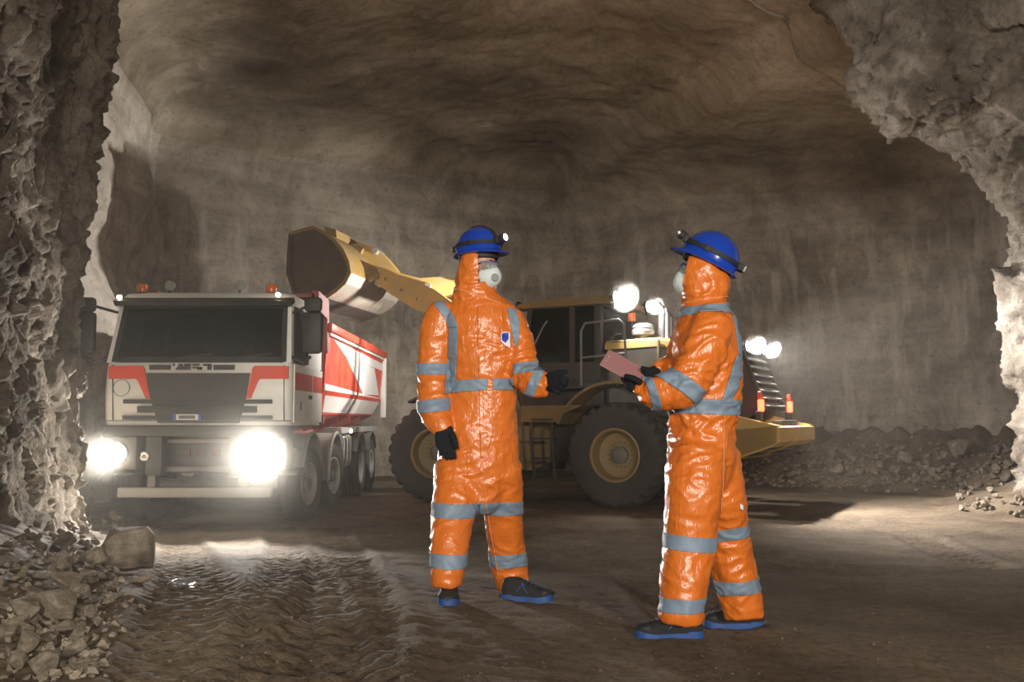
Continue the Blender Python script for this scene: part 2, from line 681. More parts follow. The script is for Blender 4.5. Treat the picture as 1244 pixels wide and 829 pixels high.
def chamber():
    plan = [(-5.6, 11.2), (-6.3, 12.4), (-6.55, 14.2), (-7.2, 17.0), (-7.55, 19.0), (-8.2, 21.3), (-6.2, 22.9), (-3.0, 25.0), (-.6, 26.9),
            (.9, 27.6), (3.0, 26.6), (6.0, 24.6), (9.0, 22.6), (11.0, 20.4), (12.6, 17.0), (13.0, 12.0), (12.5, 6), (12.5, -3)]
    pl, s = resample(plan, .075)
    pl = soften(pl, 26)
    nu = len(pl)
    tall = np.interp(pl[:, 0] + (pl[:, 1] < 20) * 50 * (pl[:, 0] > 0), [-9, -8, .9, 6, 11, 61, 63], [6.9, 6.9, 7.1, 6.6, 6.0, 5.8, 5.5])
    inward = np.array([1.0, 13.5]) - pl
    inward /= np.linalg.norm(inward, axis=1)[:, None]
    rows = []
    lean = np.interp(s, [0, 6, 12, 40], [.0, .0, .03, .05])
    # vertical face
    for t in np.linspace(-.06, 1, 92):
        h = t * tall
        xy = pl + inward * (lean * h)[:, None]
        rows.append(np.concatenate([xy, h[:, None]], 1))
    # shoulder, a quarter round
    base = rows[-1]
    R = 1.5
    for a in np.linspace(0, math.pi / 2, 24)[1:]:
        q = base.copy()
        q[:, :2] += inward * (R * (1 - math.cos(a)))
        q[:, 2] += R * math.sin(a) * np.interp(pl[:, 0], [-8, 1, 8, 12], [1, 1, .9, .9])
        rows.append(q)
    base = rows[-1]
    centre = np.array([1.0, 13.5, 8.9])
    for t in np.linspace(0, 1, 150)[1:]:
        rows.append(base * (1 - t) + centre * t)
    return np.stack(rows, 1), s, nu


P, S, NU = chamber()
flat = P.reshape(-1, 3)
# a broken fold running from the far corner over the roof towards the arch
nz = .30 * fbm(flat * .33 + 3, 4) + .02 * ridged(flat * .9 + 1, 3) + .035 * fbm(flat * 3.1, 3) + .04 * facets((flat + .25 * fbm(flat * .9, 2)[:, None]) * np.array([.55, .55, .8]), 2) + .03 * facets(flat * 1.9, 7)
fold = (flat[:, 0] - np.interp(flat[:, 1], [10, 14, 19, 27.5], [7.0, 5.2, 3.6, .6]))
roofness = smooth(6.0, 8.0, flat[:, 2])
nz = nz * (1 - .5 * roofness) + roofness * (.55 * smooth(-.1, .9, fold) - .25)
bed = np.sin(flat[:, 2] * 2.6 + 1.2 * noise3(flat * .35)) * .05 * (1 - roofness)
amp = (nz + bed).reshape(P.shape[:2])
amp[:, -1] = amp[:, -1].mean()
D = displace_grid(P, amp)
kc = 92 + 8
i_back = int(np.argmin(np.abs(P[:, 0, 0] + 8.2) + np.abs(P[:, 0, 1] - 21.3)))
i_right = int(np.argmin(np.abs(P[:, 0, 0] - .9) + np.abs(P[:, 0, 1] - 27.6)))
tag(grid_obj('wall_recess', D[:i_back + 1, :kc + 1], M_RECESS, flip=True), 'rock face of the narrow recess behind the truck, lightened as if lamplit', kind='structure')
tag(grid_obj('wall_back', D[i_back:i_right + 1, :kc + 1], M_WALL, flip=True), 'tall grey-brown back wall with vertical pale streaks', kind='structure')
tag(grid_obj('wall_right', D[i_right:, :kc + 1], M_WALL, flip=True), 'rough brown rock wall of the far right bay', kind='structure')
tag(grid_obj('ceiling', D[:, kc:], M_CEIL, flip=True), 'darker brown vaulted rock ceiling', kind='structure')


# ---- near wall on the left ---------------------------------------------------
def near_wall():
    plan = [(-2.45, -3.0), (-2.6, 2.0), (-3.05, 5.0), (-3.9, 7.6), (-4.6, 9.4), (-4.82, 10.3), (-5.0, 10.75), (-5.5, 11.1), (-6.4, 11.5), (-7.4, 12.2)]
    pl, s = resample(plan, .036)
    pl = soften(pl, 6)
    zz = np.arange(-.3, 9.2, .036)
    push = np.interp(zz, [-.3, .3, .8, 1.4, 3.0, 4.0, 5.2, 6.5, 9.2], [.42, .20, .06, 0, .0, .14, .22, .28, .9])
    P = np.zeros((len(pl), len(zz), 3))
    w = np.interp(s, [0, 2, s[-1]], [1, 1, 1])
    P[..., 0] = pl[:, None, 0] + push[None, :]
    P[..., 1] = pl[:, None, 1]
    P[..., 2] = zz[None, :]
    return P


P = near_wall()
f = P.reshape(-1, 3)
wf = f + .10 * np.stack([noise3(f * 2.5), noise3(f * 2.5 + 7), noise3(f * 2.5 + 19)], 1)
a = .14 * fbm(f * .6 + 2, 2) + .10 * facets(wf * 1.7) + .055 * facets(wf * 4.2, 5) + .028 * facets(wf * 9, 9) + .014 * facets(wf * 17, 23) + .012 * fbm(f * 14, 2)
D = displace_grid(P, a.reshape(P.shape[:2]))
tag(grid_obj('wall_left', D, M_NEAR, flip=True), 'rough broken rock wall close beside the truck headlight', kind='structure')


# ---- rock arch on the right ----------------------------------------------------
def arch():
    sil = [(1190, 640, 15.6), (1216, 606, 15.6), (1224, 585, 15.6), (1222, 560, 15.6), (1236, 520, 15.5), (1238, 480, 15.5), (1222, 440, 15.4), (1213, 400, 15.4), (1220, 345, 15.3),
           (1232, 300, 15.2), (1236, 265, 15.2), (1222, 240, 15.1), (1200, 222, 15.0), (1178, 196, 14.9), (1150, 180, 14.8), (1120, 166, 14.7), (1085, 164, 14.6),
           (1062, 156, 14.5), (1044, 134, 14.4), (1034, 104, 14.3), (1034, 70, 14.2), (1022, 40, 14.1), (1010, 0, 14.0), (980, -60, 13.9), (930, -140, 13.8), (860, -210, 13.8)]
    pts = np.array([pix(*q) for q in sil])
    sl, s = resample(pts, .05)
    sl = soften(sl, 4)
    n = len(sl)
    h = sl[:, 2]
    ang = np.interp(s / s[-1], [0, .3, .45, .62, 1], [0, 0, .35, .75, 1.25])
    out = np.stack([np.cos(ang), np.zeros(n), np.sin(ang)], 1)
    # cross-section: far side, lip, face running out towards the camera's right
    prof = np.array([(3.2, 2.6), (1.6, 1.7), (.55, .85), (.08, .25), (0, 0), (.12, -.28), (.5, -.7), (1.3, -1.3), (2.6, -2.2), (4.6, -3.6)])
    pr, t = resample(prof, .05)
    pr = soften(pr, 5)
    P = sl[:, None, :] + out[:, None, :] * pr[None, :, 0, None]
    P[..., 1] += pr[None, :, 1]
    return P


P = arch()
f = P.reshape(-1, 3)
wf = f + .12 * np.stack([noise3(f * 2), noise3(f * 2 + 7), noise3(f * 2 + 19)], 1)
a = .20 * fbm(f * .6 + 4, 2) + .13 * facets(wf * 1.3, 3) + .08 * facets(wf * 3.3, 11) + .045 * facets(wf * 7.5, 17) + .02 * fbm(f * 12, 2)
D = displace_grid(P, a.reshape(P.shape[:2]))
tag(grid_obj('wall_arch', D, M_ARCH, flip=False), 'overhanging grey rock arch framing the side bay', kind='structure')
# plain rock closing the gallery behind and above the camera on the right
# ================================================================== SHARED VEHICLE MATERIALS
DUST = (.30, .255, .20)
M_WHITE = plain('white_paint', (.84, .82, .77), .35, dirt=(.50, .46, .39), dirt_amt=.45, dirt_scale=2.5)
M_RED = plain('red_paint', (.66, .05, .022), .35, dirt=(.44, .14, .08), dirt_amt=.4, dirt_scale=3)
M_DRED = plain('dark_red_paint', (.20, .022, .016), .5, dirt=DUST, dirt_amt=.3)
M_BLACK = plain('black_plastic', (.014, .014, .014), .5, dirt=(.07, .062, .05), dirt_amt=.4)
M_GRILLE = plain('dark_grille_panel', (.030, .029, .028), .5, dirt=(.085, .075, .062), dirt_amt=.5)
M_GREY = plain('dusty_grey_metal', (.11, .103, .092), .55, dirt=(.22, .19, .15), dirt_amt=.6)
M_LGREY = plain('light_grey_fender', (.30, .29, .27), .5, dirt=DUST, dirt_amt=.5)
M_TYRE = plain('tyre_rubber', (.030, .028, .026), .8, dirt=(.08, .066, .05), dirt_amt=.55, dirt_scale=4, bump=.3)
M_CHROME = plain('bright_metal', (.62, .62, .62), .22, metal=1.0, dirt=(.3, .28, .25), dirt_amt=.3)
M_STEEL = plain('worn_steel', (.50, .47, .43), .38, metal=.85, dirt=(.35, .26, .17), dirt_amt=.5, dirt_scale=6)
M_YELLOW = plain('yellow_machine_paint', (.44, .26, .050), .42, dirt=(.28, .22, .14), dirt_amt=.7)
M_YDARK = plain('ochre_machine_paint', (.185, .11, .026), .5, dirt=(.12, .094, .062), dirt_amt=.7)  # yellow paint darkened, the shade of backlighting put into the colour
M_CASTG = plain('charcoal_machine_paint', (.020, .019, .018), .5, dirt=(.09, .075, .056), dirt_amt=.45)
M_ORANGE_L = plain('amber_lens', (.55, .12, .02), .25, spec=.6)
M_GLASS = glassy('tinted_pane', (.008, .009, .008), .32, tint=(.34, .36, .33))
M_HEAD = glow('headlamp_lens', (1, .97, .90), 120.0)
M_LAMP = glow('work_lamp_lens', (1, .97, .92), 90.0)
M_MARK = glow('marker_lamp_lens', (1, .85, .55), 14.0)
M_TAIL = glow('tail_lamp_lens', (1, .05, .02), 12.0)
M_INSIDE = plain('cab_interior', (.05, .045, .04), .8)
M_SEAT = plain('seat_cloth', (.09, .085, .08), .9)
M_BLUE_P = plain('plate_blue', (.03, .08, .40), .4)
M_PLATE = plain('plate_white', (.72, .72, .68), .4)
M_SLOT = plain('rusty_slot', (.05, .014, .010), .7)
M_GREENRING = plain('green_ring_paint', (.03, .13, .10), .5)
M_BODYW = plain('white_body_paint', (.78, .74, .70), .35, dirt=(.6, .48, .42), dirt_amt=.4, dirt_scale=2)


def rounded_rect(w, h, r, n=5):
    pts = []
    for (cx, cy, a0) in ((w / 2 - r, h / 2 - r, 0), (-w / 2 + r, h / 2 - r, 90), (-w / 2 + r, -h / 2 + r, 180), (w / 2 - r, -h / 2 + r, 270)):
        for k in range(n):
            a = math.radians(a0 + 90 * k / (n - 1))
            pts.append((cx + r * math.cos(a), cy + r * math.sin(a)))
    return pts


def wheel(parent, c, R, W, side, lugs, rim_r, tread=.03, chevron=False, dish=.0, name='wheel', rim_mat=None, xf=None, axis=(1, 0, 0), nuts=10, turn=0.0, groove=True):
    """tyre, rim, hub and nuts; outer side looks along side * axis. Local to the vehicle."""
    w = empty(name, c, turn, parent)
    ax = Vector(axis)
    nseg = lugs * 6
    sh = W / 2
    # sidewall, shoulder and tread profile (radius, along axis)
    prof = [(rim_r * .96, -sh * .78), (rim_r * 1.06, -sh * .86), (R * .76, -sh * 1.0), (R * .90, -sh * .97), (R * .968, -sh * .86), (R, -sh * .70), (R, -sh * .42), (R, -sh * .16), (R, 0.0),
            (R, sh * .16), (R, sh * .42), (R, sh * .70), (R * .968, sh * .86), (R * .90, sh * .97), (R * .76, sh * 1.0), (rim_r * 1.06, sh * .86), (rim_r * .96, sh * .78)]

    def mod(t, k, j):
        if k < 4 or k > 12:
            return 0
        half = 1 if k >= 8 else 0
        if chevron:
            ph = (j + half * 3 + int(abs(k - 8) * 1.0)) % 6
            return -tread if ph in (0, 1, 2) and k != 8 else 0
        if k in (7, 9):
            return -tread * .6
        ph = (j + half * 3) % 6
        return -tread * .8 if (ph == 0 and k in (4, 5, 11, 12)) else 0
    MB().lathe(prof, (0, 0, 0), ax, nseg, mod, close=True).build('tyre', M_TYRE, w, 35)
    s = side
    rm = MB()
    d = dish
    rm.lathe([(rim_r * 1.0, s * sh * .80), (rim_r * 1.04, s * sh * .88), (rim_r * .98, s * sh * .92), (rim_r * .93, s * sh * .86), (rim_r * .86, s * sh * .45 - s * d), (rim_r * .62, s * (sh * .30) - s * d),
              (rim_r * .36, s * (sh * .36) - s * d), (.0, s * (sh * .36) - s * d)], (0, 0, 0), ax, 40, cap0=False)
    rm.build('rim', rim_mat or M_LGREY, w, 40)
    hb = MB()
    z0 = s * (sh * .34 - d)
    hb.lathe([(rim_r * .34, z0), (rim_r * .34, z0 + s * .07), (rim_r * .27, z0 + s * .10), (rim_r * .16, z0 + s * .105), (0, z0 + s * .105)], (0, 0, 0), ax, 24)
    hb.build('hub', M_GREY, w, 40)
    nt_ = MB()
    ref = Vector((0, 0, 1))
    a = ax.cross(ref).normalized()
    b = ax.cross(a)
    for k in range(nuts):
        t = 2 * math.pi * k / nuts
        p = (a * math.cos(t) + b * math.sin(t)) * rim_r * .48 + ax * (z0 - s * .01)
        nt_.tube([p, p + ax * s * .045], rim_r * .035, 6)
    tag(nt_.build('wheel_nuts', M_GREY, w, 30), kind='stuff')
    return w


# ================================================================== DUMP TRUCK
# local axes: x to the right in the picture, y from the front bumper to the tail, z up
TX, TY = -4.19, 12.6
truck = empty('dump_truck', (TX, TY, 0))
tag(truck, 'dusty white and red four-axle dump truck with headlights on, beside the rock wall', 'truck')


def tp(px, py, y=0.0):
    """truck-local x, z of a pixel on the plane y behind the bumper"""
    p = pix(px, py, TY + y)
    return p.x - TX, p.z


# --- cab shell: front face profile by height, (z, y of the front, half width)
CABL = 2.05
rows = [(1.38, .05, 1.235), (1.46, .02, 1.245), (1.8, .0, 1.25), (2.12, .02, 1.245), (2.22, .05, 1.235)]


def cab_ring(z, y0, hw, r=.10):
    pts = []
    for (cx, cy, a0) in ((hw - r, y0 + r, -90), (hw - r, CABL - r, 0), (-hw + r, CABL - r, 90), (-hw + r, y0 + r, 180)):
        for k in range(5):
            a = math.radians(a0 + 90 * k / 4)
            pts.append((cx + r * math.cos(a), cy + r * math.sin(a), z))
    return pts


MB().loft([cab_ring(*q) for q in rows]).build('cab_body', M_WHITE, truck, 35)
# cab above the waist: pillars and back wall round an open interior
cz0, cz1 = 2.22, 3.06
for s in (-1, 1):
    mb = MB()
    mb.loft([[(s * 1.235, .05, cz0), (s * 1.13, .05, cz0), (s * 1.13, .15, cz0), (s * 1.235, .17, cz0)],
             [(s * 1.17, .30, cz1), (s * 1.07, .30, cz1), (s * 1.07, .40, cz1), (s * 1.17, .42, cz1)]])
    mb.build('front_pillar', M_WHITE, truck, 30)
    MB().prism([(1.12, cz0), (CABL, cz0), (CABL, cz1), (1.16, cz1)], 'x', s * 1.235, s * 1.18).build('rear_pillar', M_WHITE, truck, 30)
MB().box((0, CABL - .03, (cz0 + cz1) / 2), (2.4, .06, cz1 - cz0)).build('cab_back_wall', M_WHITE, truck, 30)
MB().loft([cab_ring(3.02, .30, 1.19, .12), cab_ring(3.10, .26, 1.20, .12), cab_ring(3.19, .36, 1.16, .14), cab_ring(3.23, .55, 1.02, .2)]).build('cab_roof', M_WHITE, truck, 35)
# windscreen: inset dark frame and pane
fr = MB()
def wsp(x, z, off=0.0):
    t = (z - cz0) / (cz1 - cz0)
    return (x * (1 - .045 * t), .05 + .25 * t - .012 + off, z)
W0 = 1.15
for (x0, x1, z0, z1) in ((-W0, W0, 2.23, 2.30), (-W0, W0, 2.98, 3.06), (-W0 - .02, -W0 + .05, 2.23, 3.06), (W0 - .05, W0 + .02, 2.23, 3.06)):
    a = [wsp(x0, z0), wsp(x1, z0), wsp(x1, z1), wsp(x0, z1)]
    b = [wsp(x0, z0, .04), wsp(x1, z0, .04), wsp(x1, z1, .04), wsp(x0, z1, .04)]
    fr.loft([a, b])
ws = MB()
ws.loft([[wsp(-W0, 2.27, .01), wsp(W0, 2.27, .01), wsp(W0, 3.02, .01), wsp(-W0, 3.02, .01)], [wsp(-W0, 2.27, .02), wsp(W0, 2.27, .02), wsp(W0, 3.02, .02), wsp(-W0, 3.02, .02)]])
wso = ws.build('windscreen', M_GLASS, truck, 0)
fr.build('windscreen_frame', M_BLACK, wso, 0)
for x in (-.45, .35):
    w = MB()
    w.tube([wsp(x, 2.24, -.02), wsp(x + .25, 2.30, -.03), wsp(x + .62, 2.34, -.02)], .012, 6)
    w.build('wiper', M_BLACK, wso, 30)
# sun visor over the windscreen
mb = MB()
mb.prism([(.16, 3.00), (.10, 3.06), (.30, 3.13), (.36, 3.07)], 'x', -1.2, 1.2)
mb.build('sun_visor', M_BLACK, truck, 20)
# interior: dashboard, seats, wheel
mb = MB()
mb.box((0, .32, 2.20), (2.2, .45, .16), bevel=.05)
mb.build('dashboard', M_INSIDE, truck, 30)
for x in (-.6, .6):
    st = empty('seat', (x, 1.15, 2.0), 0, truck)
    MB().box((0, 0, .12), (.5, .5, .16), bevel=.05).build('cushion', M_SEAT, st)
    MB().box((0, .24, .5), (.48, .14, .75), bevel=.06).build('seat_back', M_SEAT, st)
    MB().box((0, .25, .93), (.26, .1, .18), bevel=.04).build('headrest', M_SEAT, st)
mb = MB()
ring = [(.6 + .23 * math.cos(t), .62 + .13 * math.sin(t), 2.36 + .19 * math.sin(t)) for t in np.linspace(0, 2 * math.pi, 25)]
mb.tube(ring, .016, 6, cap=False)
mb.tube([(.6, .62, 2.36), (.6, .45, 2.2)], .03, 6)
mb.build('steering_wheel', M_BLACK, truck, 30)
# side windows
for s in (-1, 1):
    mb = MB()
    q = [(s * 1.225, .22, 2.27), (s * 1.225, 1.11, 2.27), (s * 1.16, 1.15, 3.0), (s * 1.16, .43, 3.0)]
    mb.loft([q, [(x - s * .012, y, z) for x, y, z in q]])
    so = mb.build('side_window', M_GLASS, truck, 0)
    fm = MB()
    for a, b in ((0, 1), (1, 2), (2, 3), (3, 0)):
        fm.tube([q[a], q[b]], .022, 6)
    fm.build('window_seal', M_BLACK, so, 30)
# doors
for s in (-1, 1):
    mb = MB()
    mb.prism([(.16, 1.42), (1.28, 1.42), (1.30, 2.20), (.16, 2.20)], 'x', s * 1.245, s * 1.262)
    d = mb.build('door', M_WHITE, truck, 20)
    mb = MB()
    mb.prism([(.18, 1.86), (1.27, 1.86), (1.285, 2.10), (.18, 2.10)], 'x', s * 1.2615, s * 1.266)
    mb.build('red_flash', M_RED, d, 0)
    MB().box((s * 1.27, 1.12, 1.78), (.03, .18, .06), bevel=.012).build('door_handle', M_BLACK, d)
    MB().box((s * 1.263, .55, 2.0 - .35), (.012, .06, .12)).build('vent_slot', M_BLACK, d, 0)
    MB().prism([(1.33, 1.42), (CABL - .02, 1.42), (CABL - .02, 2.20), (1.35, 2.20)], 'x', s * 1.245, s * 1.256).build('rear_side_panel', M_WHITE, truck, 20)
    mb = MB()
    mb.prism([(1.35, 1.86), (CABL - .03, 1.86), (CABL - .03, 2.10), (1.36, 2.10)], 'x', s * 1.2555, s * 1.26)
    mb.build('red_side_band', M_RED, truck, 0)
# front panel: seams, red corner flashes, dark centre panel, slats
def fpoly(name, pts, y0, y1, mat, parent):
    mb = MB()
    mb.prism([tp(px, py) for px, py in pts], 'y', y0, y1)
    return mb.build(name, mat, parent, 0)


def mir(pts, c=241.0):
    return [(2 * c - px, py) for px, py in pts][::-1]


front = empty('front_panel', (0, 0, 0), 0, truck)
flash = [(132, 445), (172, 444.5), (175, 447), (183, 484.5), (177, 484.5), (168, 463), (165.5, 460.5), (132, 460.5)]
for pts in (flash, mir(flash)):
    fpoly('red_corner_flash', pts, -.012, .06, M_RED, front)
fpoly('centre_panel', [(178, 453.5), (304, 453.5), (299, 484), (290, 514), (192, 514), (183, 484)], -.016, .06, M_GRILLE, front)
for (a, b, y0, y1) in ((151, 331, 485.5, 490.5), (168, 312, 493.5, 501.5), (150, 331, 505, 510)):
    fpoly('grille_slat', [(a, y0), (b, y0), (b, y1), (a, y1)], -.042, .05, M_BLACK, front)
for (a, b) in ((181.5, 206.5), (259.5, 284.5)):
    fpoly('air_intake', [(a, 443.5), (b, 443.5), (b, 449.5), (a, 449.5)], -.008, .04, M_BLACK, front)
# badge letters left on the bonnet, as far as they can be read
for pts in ([(210, 442), (211.5, 442), (211.5, 444.5), (210, 444.5)], [(213, 449.5), (217, 444), (217, 442.3), (221, 442.3), (221, 445), (231, 445.2), (231, 449.5)],
            [(224, 442.3), (231.5, 442.3), (231.5, 444.6), (224, 444.6)], [(234, 442.3), (241.5, 442.3), (241.5, 444.2), (234, 444.2)], [(234, 446), (245, 446), (245, 449.5), (240, 449.5), (240, 447.8), (234, 447.8)],
            [(247, 442.3), (256.5, 442.3), (256.5, 449.5), (252, 449.5), (252, 444.6), (247, 444.6)]):
    fpoly('badge_letter', pts, -.010, .03, M_BLACK, front)
for x in (137, 345):
    fpoly('panel_seam', [(x - .5, 444), (x + .5, 444), (x + .5, 511), (x - .5, 511)], -.006, .04, M_BLACK, front)
fpoly('lower_seam', [(130, 511), (352, 511), (352, 512.2), (130, 512.2)], -.004, .04, M_GREY, front)
ringm = MB()
c = tp(147.5, 471.5)
ringm.lathe([(.106, 0), (.112, 0), (.112, .012), (.106, .012)], (c[0], -.008, c[1]), (0, 1, 0), 40, close=True)
ringm.build('round_sticker', M_GREENRING, front, 30)
plate = fpoly('number_plate', [(216, 503.5), (242.5, 503.5), (242.5, 510.5), (216, 510.5)], -.062, -.04, M_PLATE, front)
fpoly('blue_plate_band', [(212, 503), (216, 503), (216, 511), (212, 511)], -.062, -.04, M_BLUE_P, plate)
fpoly('blue_plate_band', [(242.5, 503), (246.5, 503), (246.5, 511), (242.5, 511)], -.062, -.04, M_BLUE_P, plate)
fpoly('plate_smudge', [(219, 505), (239, 505), (239, 509), (219, 509)], -.0635, -.05, M_GREY, plate)
# bumper, radiator guard and underride beam
bump = empty('bumper', (0, 0, 0), 0, truck)
MB().box((0, .16, 1.31), (2.46, .42, .15), bevel=.03).build('upper_beam', M_GRILLE, bump)
for s in (-1, 1):
    MB().box((s * .985, .10, 1.02), (.50, .40, .44), bevel=.05).build('corner_box', M_GREY, bump)
    MB().box((s * .55, .12, .98), (.22, .26, .52), bevel=.02).build('bracket', M_GRILLE, bump)
MB().box((0, .05, .50), (2.02, .14, .13), bevel=.015).build('underride_bar', M_LGREY, bump)
for s in (-1, 1):
    MB().box((s * .60, .16, .72), (.10, .16, .40)).build('bar_bracket', M_GREY, bump)
MB().box((0, .30, 1.02), (.9, .10, .46), bevel=.01).build('radiator_guard', M_BLACK, bump)
MB().box((0, .20, 1.17), (.95, .08, .05), bevel=.01).build('cross_member', M_GREY, bump)
MB().box((0, .18, .80), (1.0, .10, .07), bevel=.01).build('cross_member', M_GREY, bump)
for x in (-.2, 0, .2):
    MB().box((x, .235, 1.02), (.12, .03, .10), bevel=.01).build('guard_slot', M_SLOT, bump)
MB().tube([(-.12, .02, .74), (-.12, -.06, .74), (.0, -.08, .74), (.0, .05, .74)], .02, 8).build('tow_pin', M_GREY, bump)
HL = []
for s in (-1, 1):
    h = empty('headlight', (s * 1.0, -.10, 1.02), 0, truck)
    hb = MB()
    hb.lathe([(.0, .12), (.10, .12), (.15, .05), (.165, .0), (.145, -.005), (.135, .02)], (0, 0, 0), (0, 1, 0), 28)
    hb.build('headlight_housing', M_BLACK, h)
    MB().lathe([(0, -.03), (.07, -.025), (.115, -.008), (.135, .015), (.0, .016)], (0, 0, 0), (0, 1, 0), 28).build('headlight_lens', M_HEAD, h)
    HL.append(h)
fl = empty('fog_lamp', (-.665, -.03, .975), 0, truck)
MB().lathe([(0, .08), (.05, .08), (.062, .0), (.052, -.004)], (0, 0, 0), (0, 1, 0), 20).build('lamp_ring', M_CHROME, fl)
MB().lathe([(0, -.006), (.03, -.004), (.05, .004), (0, .01)], (0, 0, 0), (0, 1, 0), 20).build('lamp_lens', M_LGREY, fl)
fl = empty('fog_lamp', (.665, -.03, .975), 0, truck)
MB().lathe([(0, .08), (.05, .08), (.062, .0), (.052, -.004)], (0, 0, 0), (0, 1, 0), 20).build('lamp_ring', M_CHROME, fl)
MB().lathe([(0, -.006), (.03, -.004), (.05, .004), (0, .01)], (0, 0, 0), (0, 1, 0), 20).build('lamp_lens', M_LGREY, fl)
# roof lamps
for s, px in ((-1, 173), (1, 330)):
    x, z = tp(px, 349, .7)
    b_ = empty('warning_beacon', (x, .7, 3.2), 0, truck)
    MB().lathe([(.085, 0), (.085, .04), (.07, .05), (0, .05)], (0, 0, 0), (0, 0, 1), 20).build('beacon_base', M_BLACK, b_)
    MB().lathe([(.068, .05), (.072, .06), (.072, .15), (.062, .17), (0, .172)], (0, 0, 0), (0, 0, 1), 20).build('beacon_lens', M_ORANGE_L, b_)
for px in (206.5, 292):
    x, z = tp(px, 341, .6)
    b_ = empty('roof_spot_lamp', (x, .6, 3.2), 0, truck)
    MB().tube([(0, 0, 0), (0, 0, .07)], .018, 8).build('lamp_post', M_BLACK, b_)
    MB().lathe([(0, .09), (.04, .075), (.07, .03), (.078, 0), (.07, -.008), (.03, -.02), (0, -.022)], (0, 0, .135), (0, 1, 0), 24).build('lamp_bowl', M_LGREY, b_)
for px, py in ((145.5, 361.5), (338, 358.5)):
    x, z = tp(px, py, .16)
    MB().lathe([(0, -.022), (.02, -.02), (.032, -.008), (.034, .02), (0, .02)], (x, .14, z), (0, 1, 0), 16).build('marker_lamp', M_MARK, truck)
# mirrors
for s in (1, -1):
    m_ = empty('mirror', (s * 1.30, .12, 2.2), 0, truck)
    MB().tube([(-s * .08, .0, .10), (s * .10, -.08, .02), (s * .20, -.10, .10)], .022, 8).build('mirror_arm', M_BLACK, m_)
    MB().tube([(-s * .10, .16, .72), (s * .12, -.04, .78), (s * .20, -.10, .74)], .02, 8).build('mirror_arm', M_BLACK, m_)
    MB().box((s * .22, -.08, .42), (.26, .12, .56), bevel=.05).build('mirror_head', M_BLACK, m_)
    MB().box((s * .22, -.08, .80), (.24, .12, .20), bevel=.05).build('wide_mirror_head', M_BLACK, m_)
    MB().box((s * .22, -.016, .42), (.21, .012, .48), bevel=.004).build('mirror_glass', M_CHROME, m_)
# front fender, step and mudguards
for s in (-1, 1):
    for k, (yc, mat, r) in enumerate(((1.35, M_LGREY, .66), (3.25, M_LGREY, .64))):
        prof_o = [(yc + r * math.cos(t), .55 + r * 1.08 * math.sin(t)) for t in np.linspace(math.radians(-5 if k else 20), math.radians(160 if k == 0 else 185), 18)]
        prof_i = [(yc + (r - .03) * math.cos(t), .55 + (r - .03) * 1.08 * math.sin(t)) for t in np.linspace(math.radians(160 if k == 0 else 185), math.radians(-5 if k else 20), 18)]
        MB().prism(prof_o + prof_i, 'x', s * .82, s * 1.27).build('mudguard', mat, truck, 30)
        lip = MB()
        lip.tube([(s * 1.265, a, b) for a, b in prof_o], .028, 8)
        lip.build('mudguard_lip', mat, truck, 40)
    MB().box((s * 1.10, .62, 1.05), (.30, .40, .04), bevel=.01).build('cab_step', M_GREY, truck)
    MB().box((s * 1.12, .62, .72), (.28, .38, .04), bevel=.01).build('cab_step', M_GREY, truck)
# chassis
for s in (-1, 1):
    MB().box((s * .42, 4.6, .95), (.10, 8.6, .30), bevel=.01).build('chassis_rail', M_GREY, truck)
for y in (1.0, 2.4, 4.3, 5.2, 6.6, 8.4):
    MB().box((0, y, .95), (.8, .14, .2)).build('chassis_cross_member', M_GREY, truck)
for y in (1.35, 3.25, 5.95, 7.35):
    MB().tube([(-1.0, y, .52), (1.0, y, .52)], .09, 10).build('axle', M_GREY, truck)
# wheels
for s in (-1, 1):
    for y in (1.35, 3.25):
        wheel(truck, (s * 1.10, y, .53), .53, .31, s, 22, .30, tread=.016, dish=.02, turn=math.radians(-9) if s > 0 or True else 0)
    for y in (5.95, 7.35):
        wheel(truck, (s * 1.12, y, .53), .53, .29, s, 22, .30, tread=.018, dish=.10)
        wheel(truck, (s * .79, y, .53), .53, .29, -s, 22, .30, tread=.018, dish=.02)
# fuel tank and side gear between the axles
for s in (-1, 1):
    t_ = MB()
    pts = [(s * .93 + a, .90 + b) for a, b in rounded_rect(.56, .62, .14)]
    t_.prism(pts, 'y', 4.0, 5.2)
    tko = t_.build('fuel_tank', M_CHROME if s > 0 else M_GREY, truck, 40)
    for y in (4.25, 4.6, 4.95):
        bd = MB()
        bd.prism([(s * .93 + a, .90 + b) for a, b in rounded_rect(.585, .645, .15)], 'y', y - .035, y + .035)
        bd.build('tank_strap', M_LGREY, tko, 40)
    MB().prism([(3.95, 1.32), (8.3, 1.32), (8.3, 1.22), (3.95, 1.22)], 'x', s * .9, s * 1.22).build('side_rail', M_LGREY, truck, 20)
    MB().box((s * 1.225, 4.9, 1.25), (.03, .14, .07), bevel=.01).build('side_marker', M_MARK, truck)
    for k, yc in enumerate((5.95, 7.35)):
        r = .62
        po = [(yc + r * math.cos(t), .60 + r * math.sin(t)) for t in np.linspace(math.radians(25), math.radians(155), 12)]
        pi_ = [(yc + (r - .025) * math.cos(t), .60 + (r - .025) * math.sin(t)) for t in np.linspace(math.radians(155), math.radians(25), 12)]
        MB().prism(po + pi_, 'x', s * .66, s * 1.27).build('rear_mudguard', M_GREY, truck, 30)
# --- tipping body: open tub with raked lower sides
BY0, BY1 = 2.35, 9.0
sec = [(1.25, 2.92), (1.25, 2.55), (1.22, 1.92), (1.00, 1.55), (.62, 1.36)]     # half section, outside, top to bottom


def tub_ring(y, inset, drop=0.0):
    o = [(x - inset, y, z + drop * 0) for x, z in sec]
    return o + [(-p[0], p[1], p[2]) for p in o[::-1]]


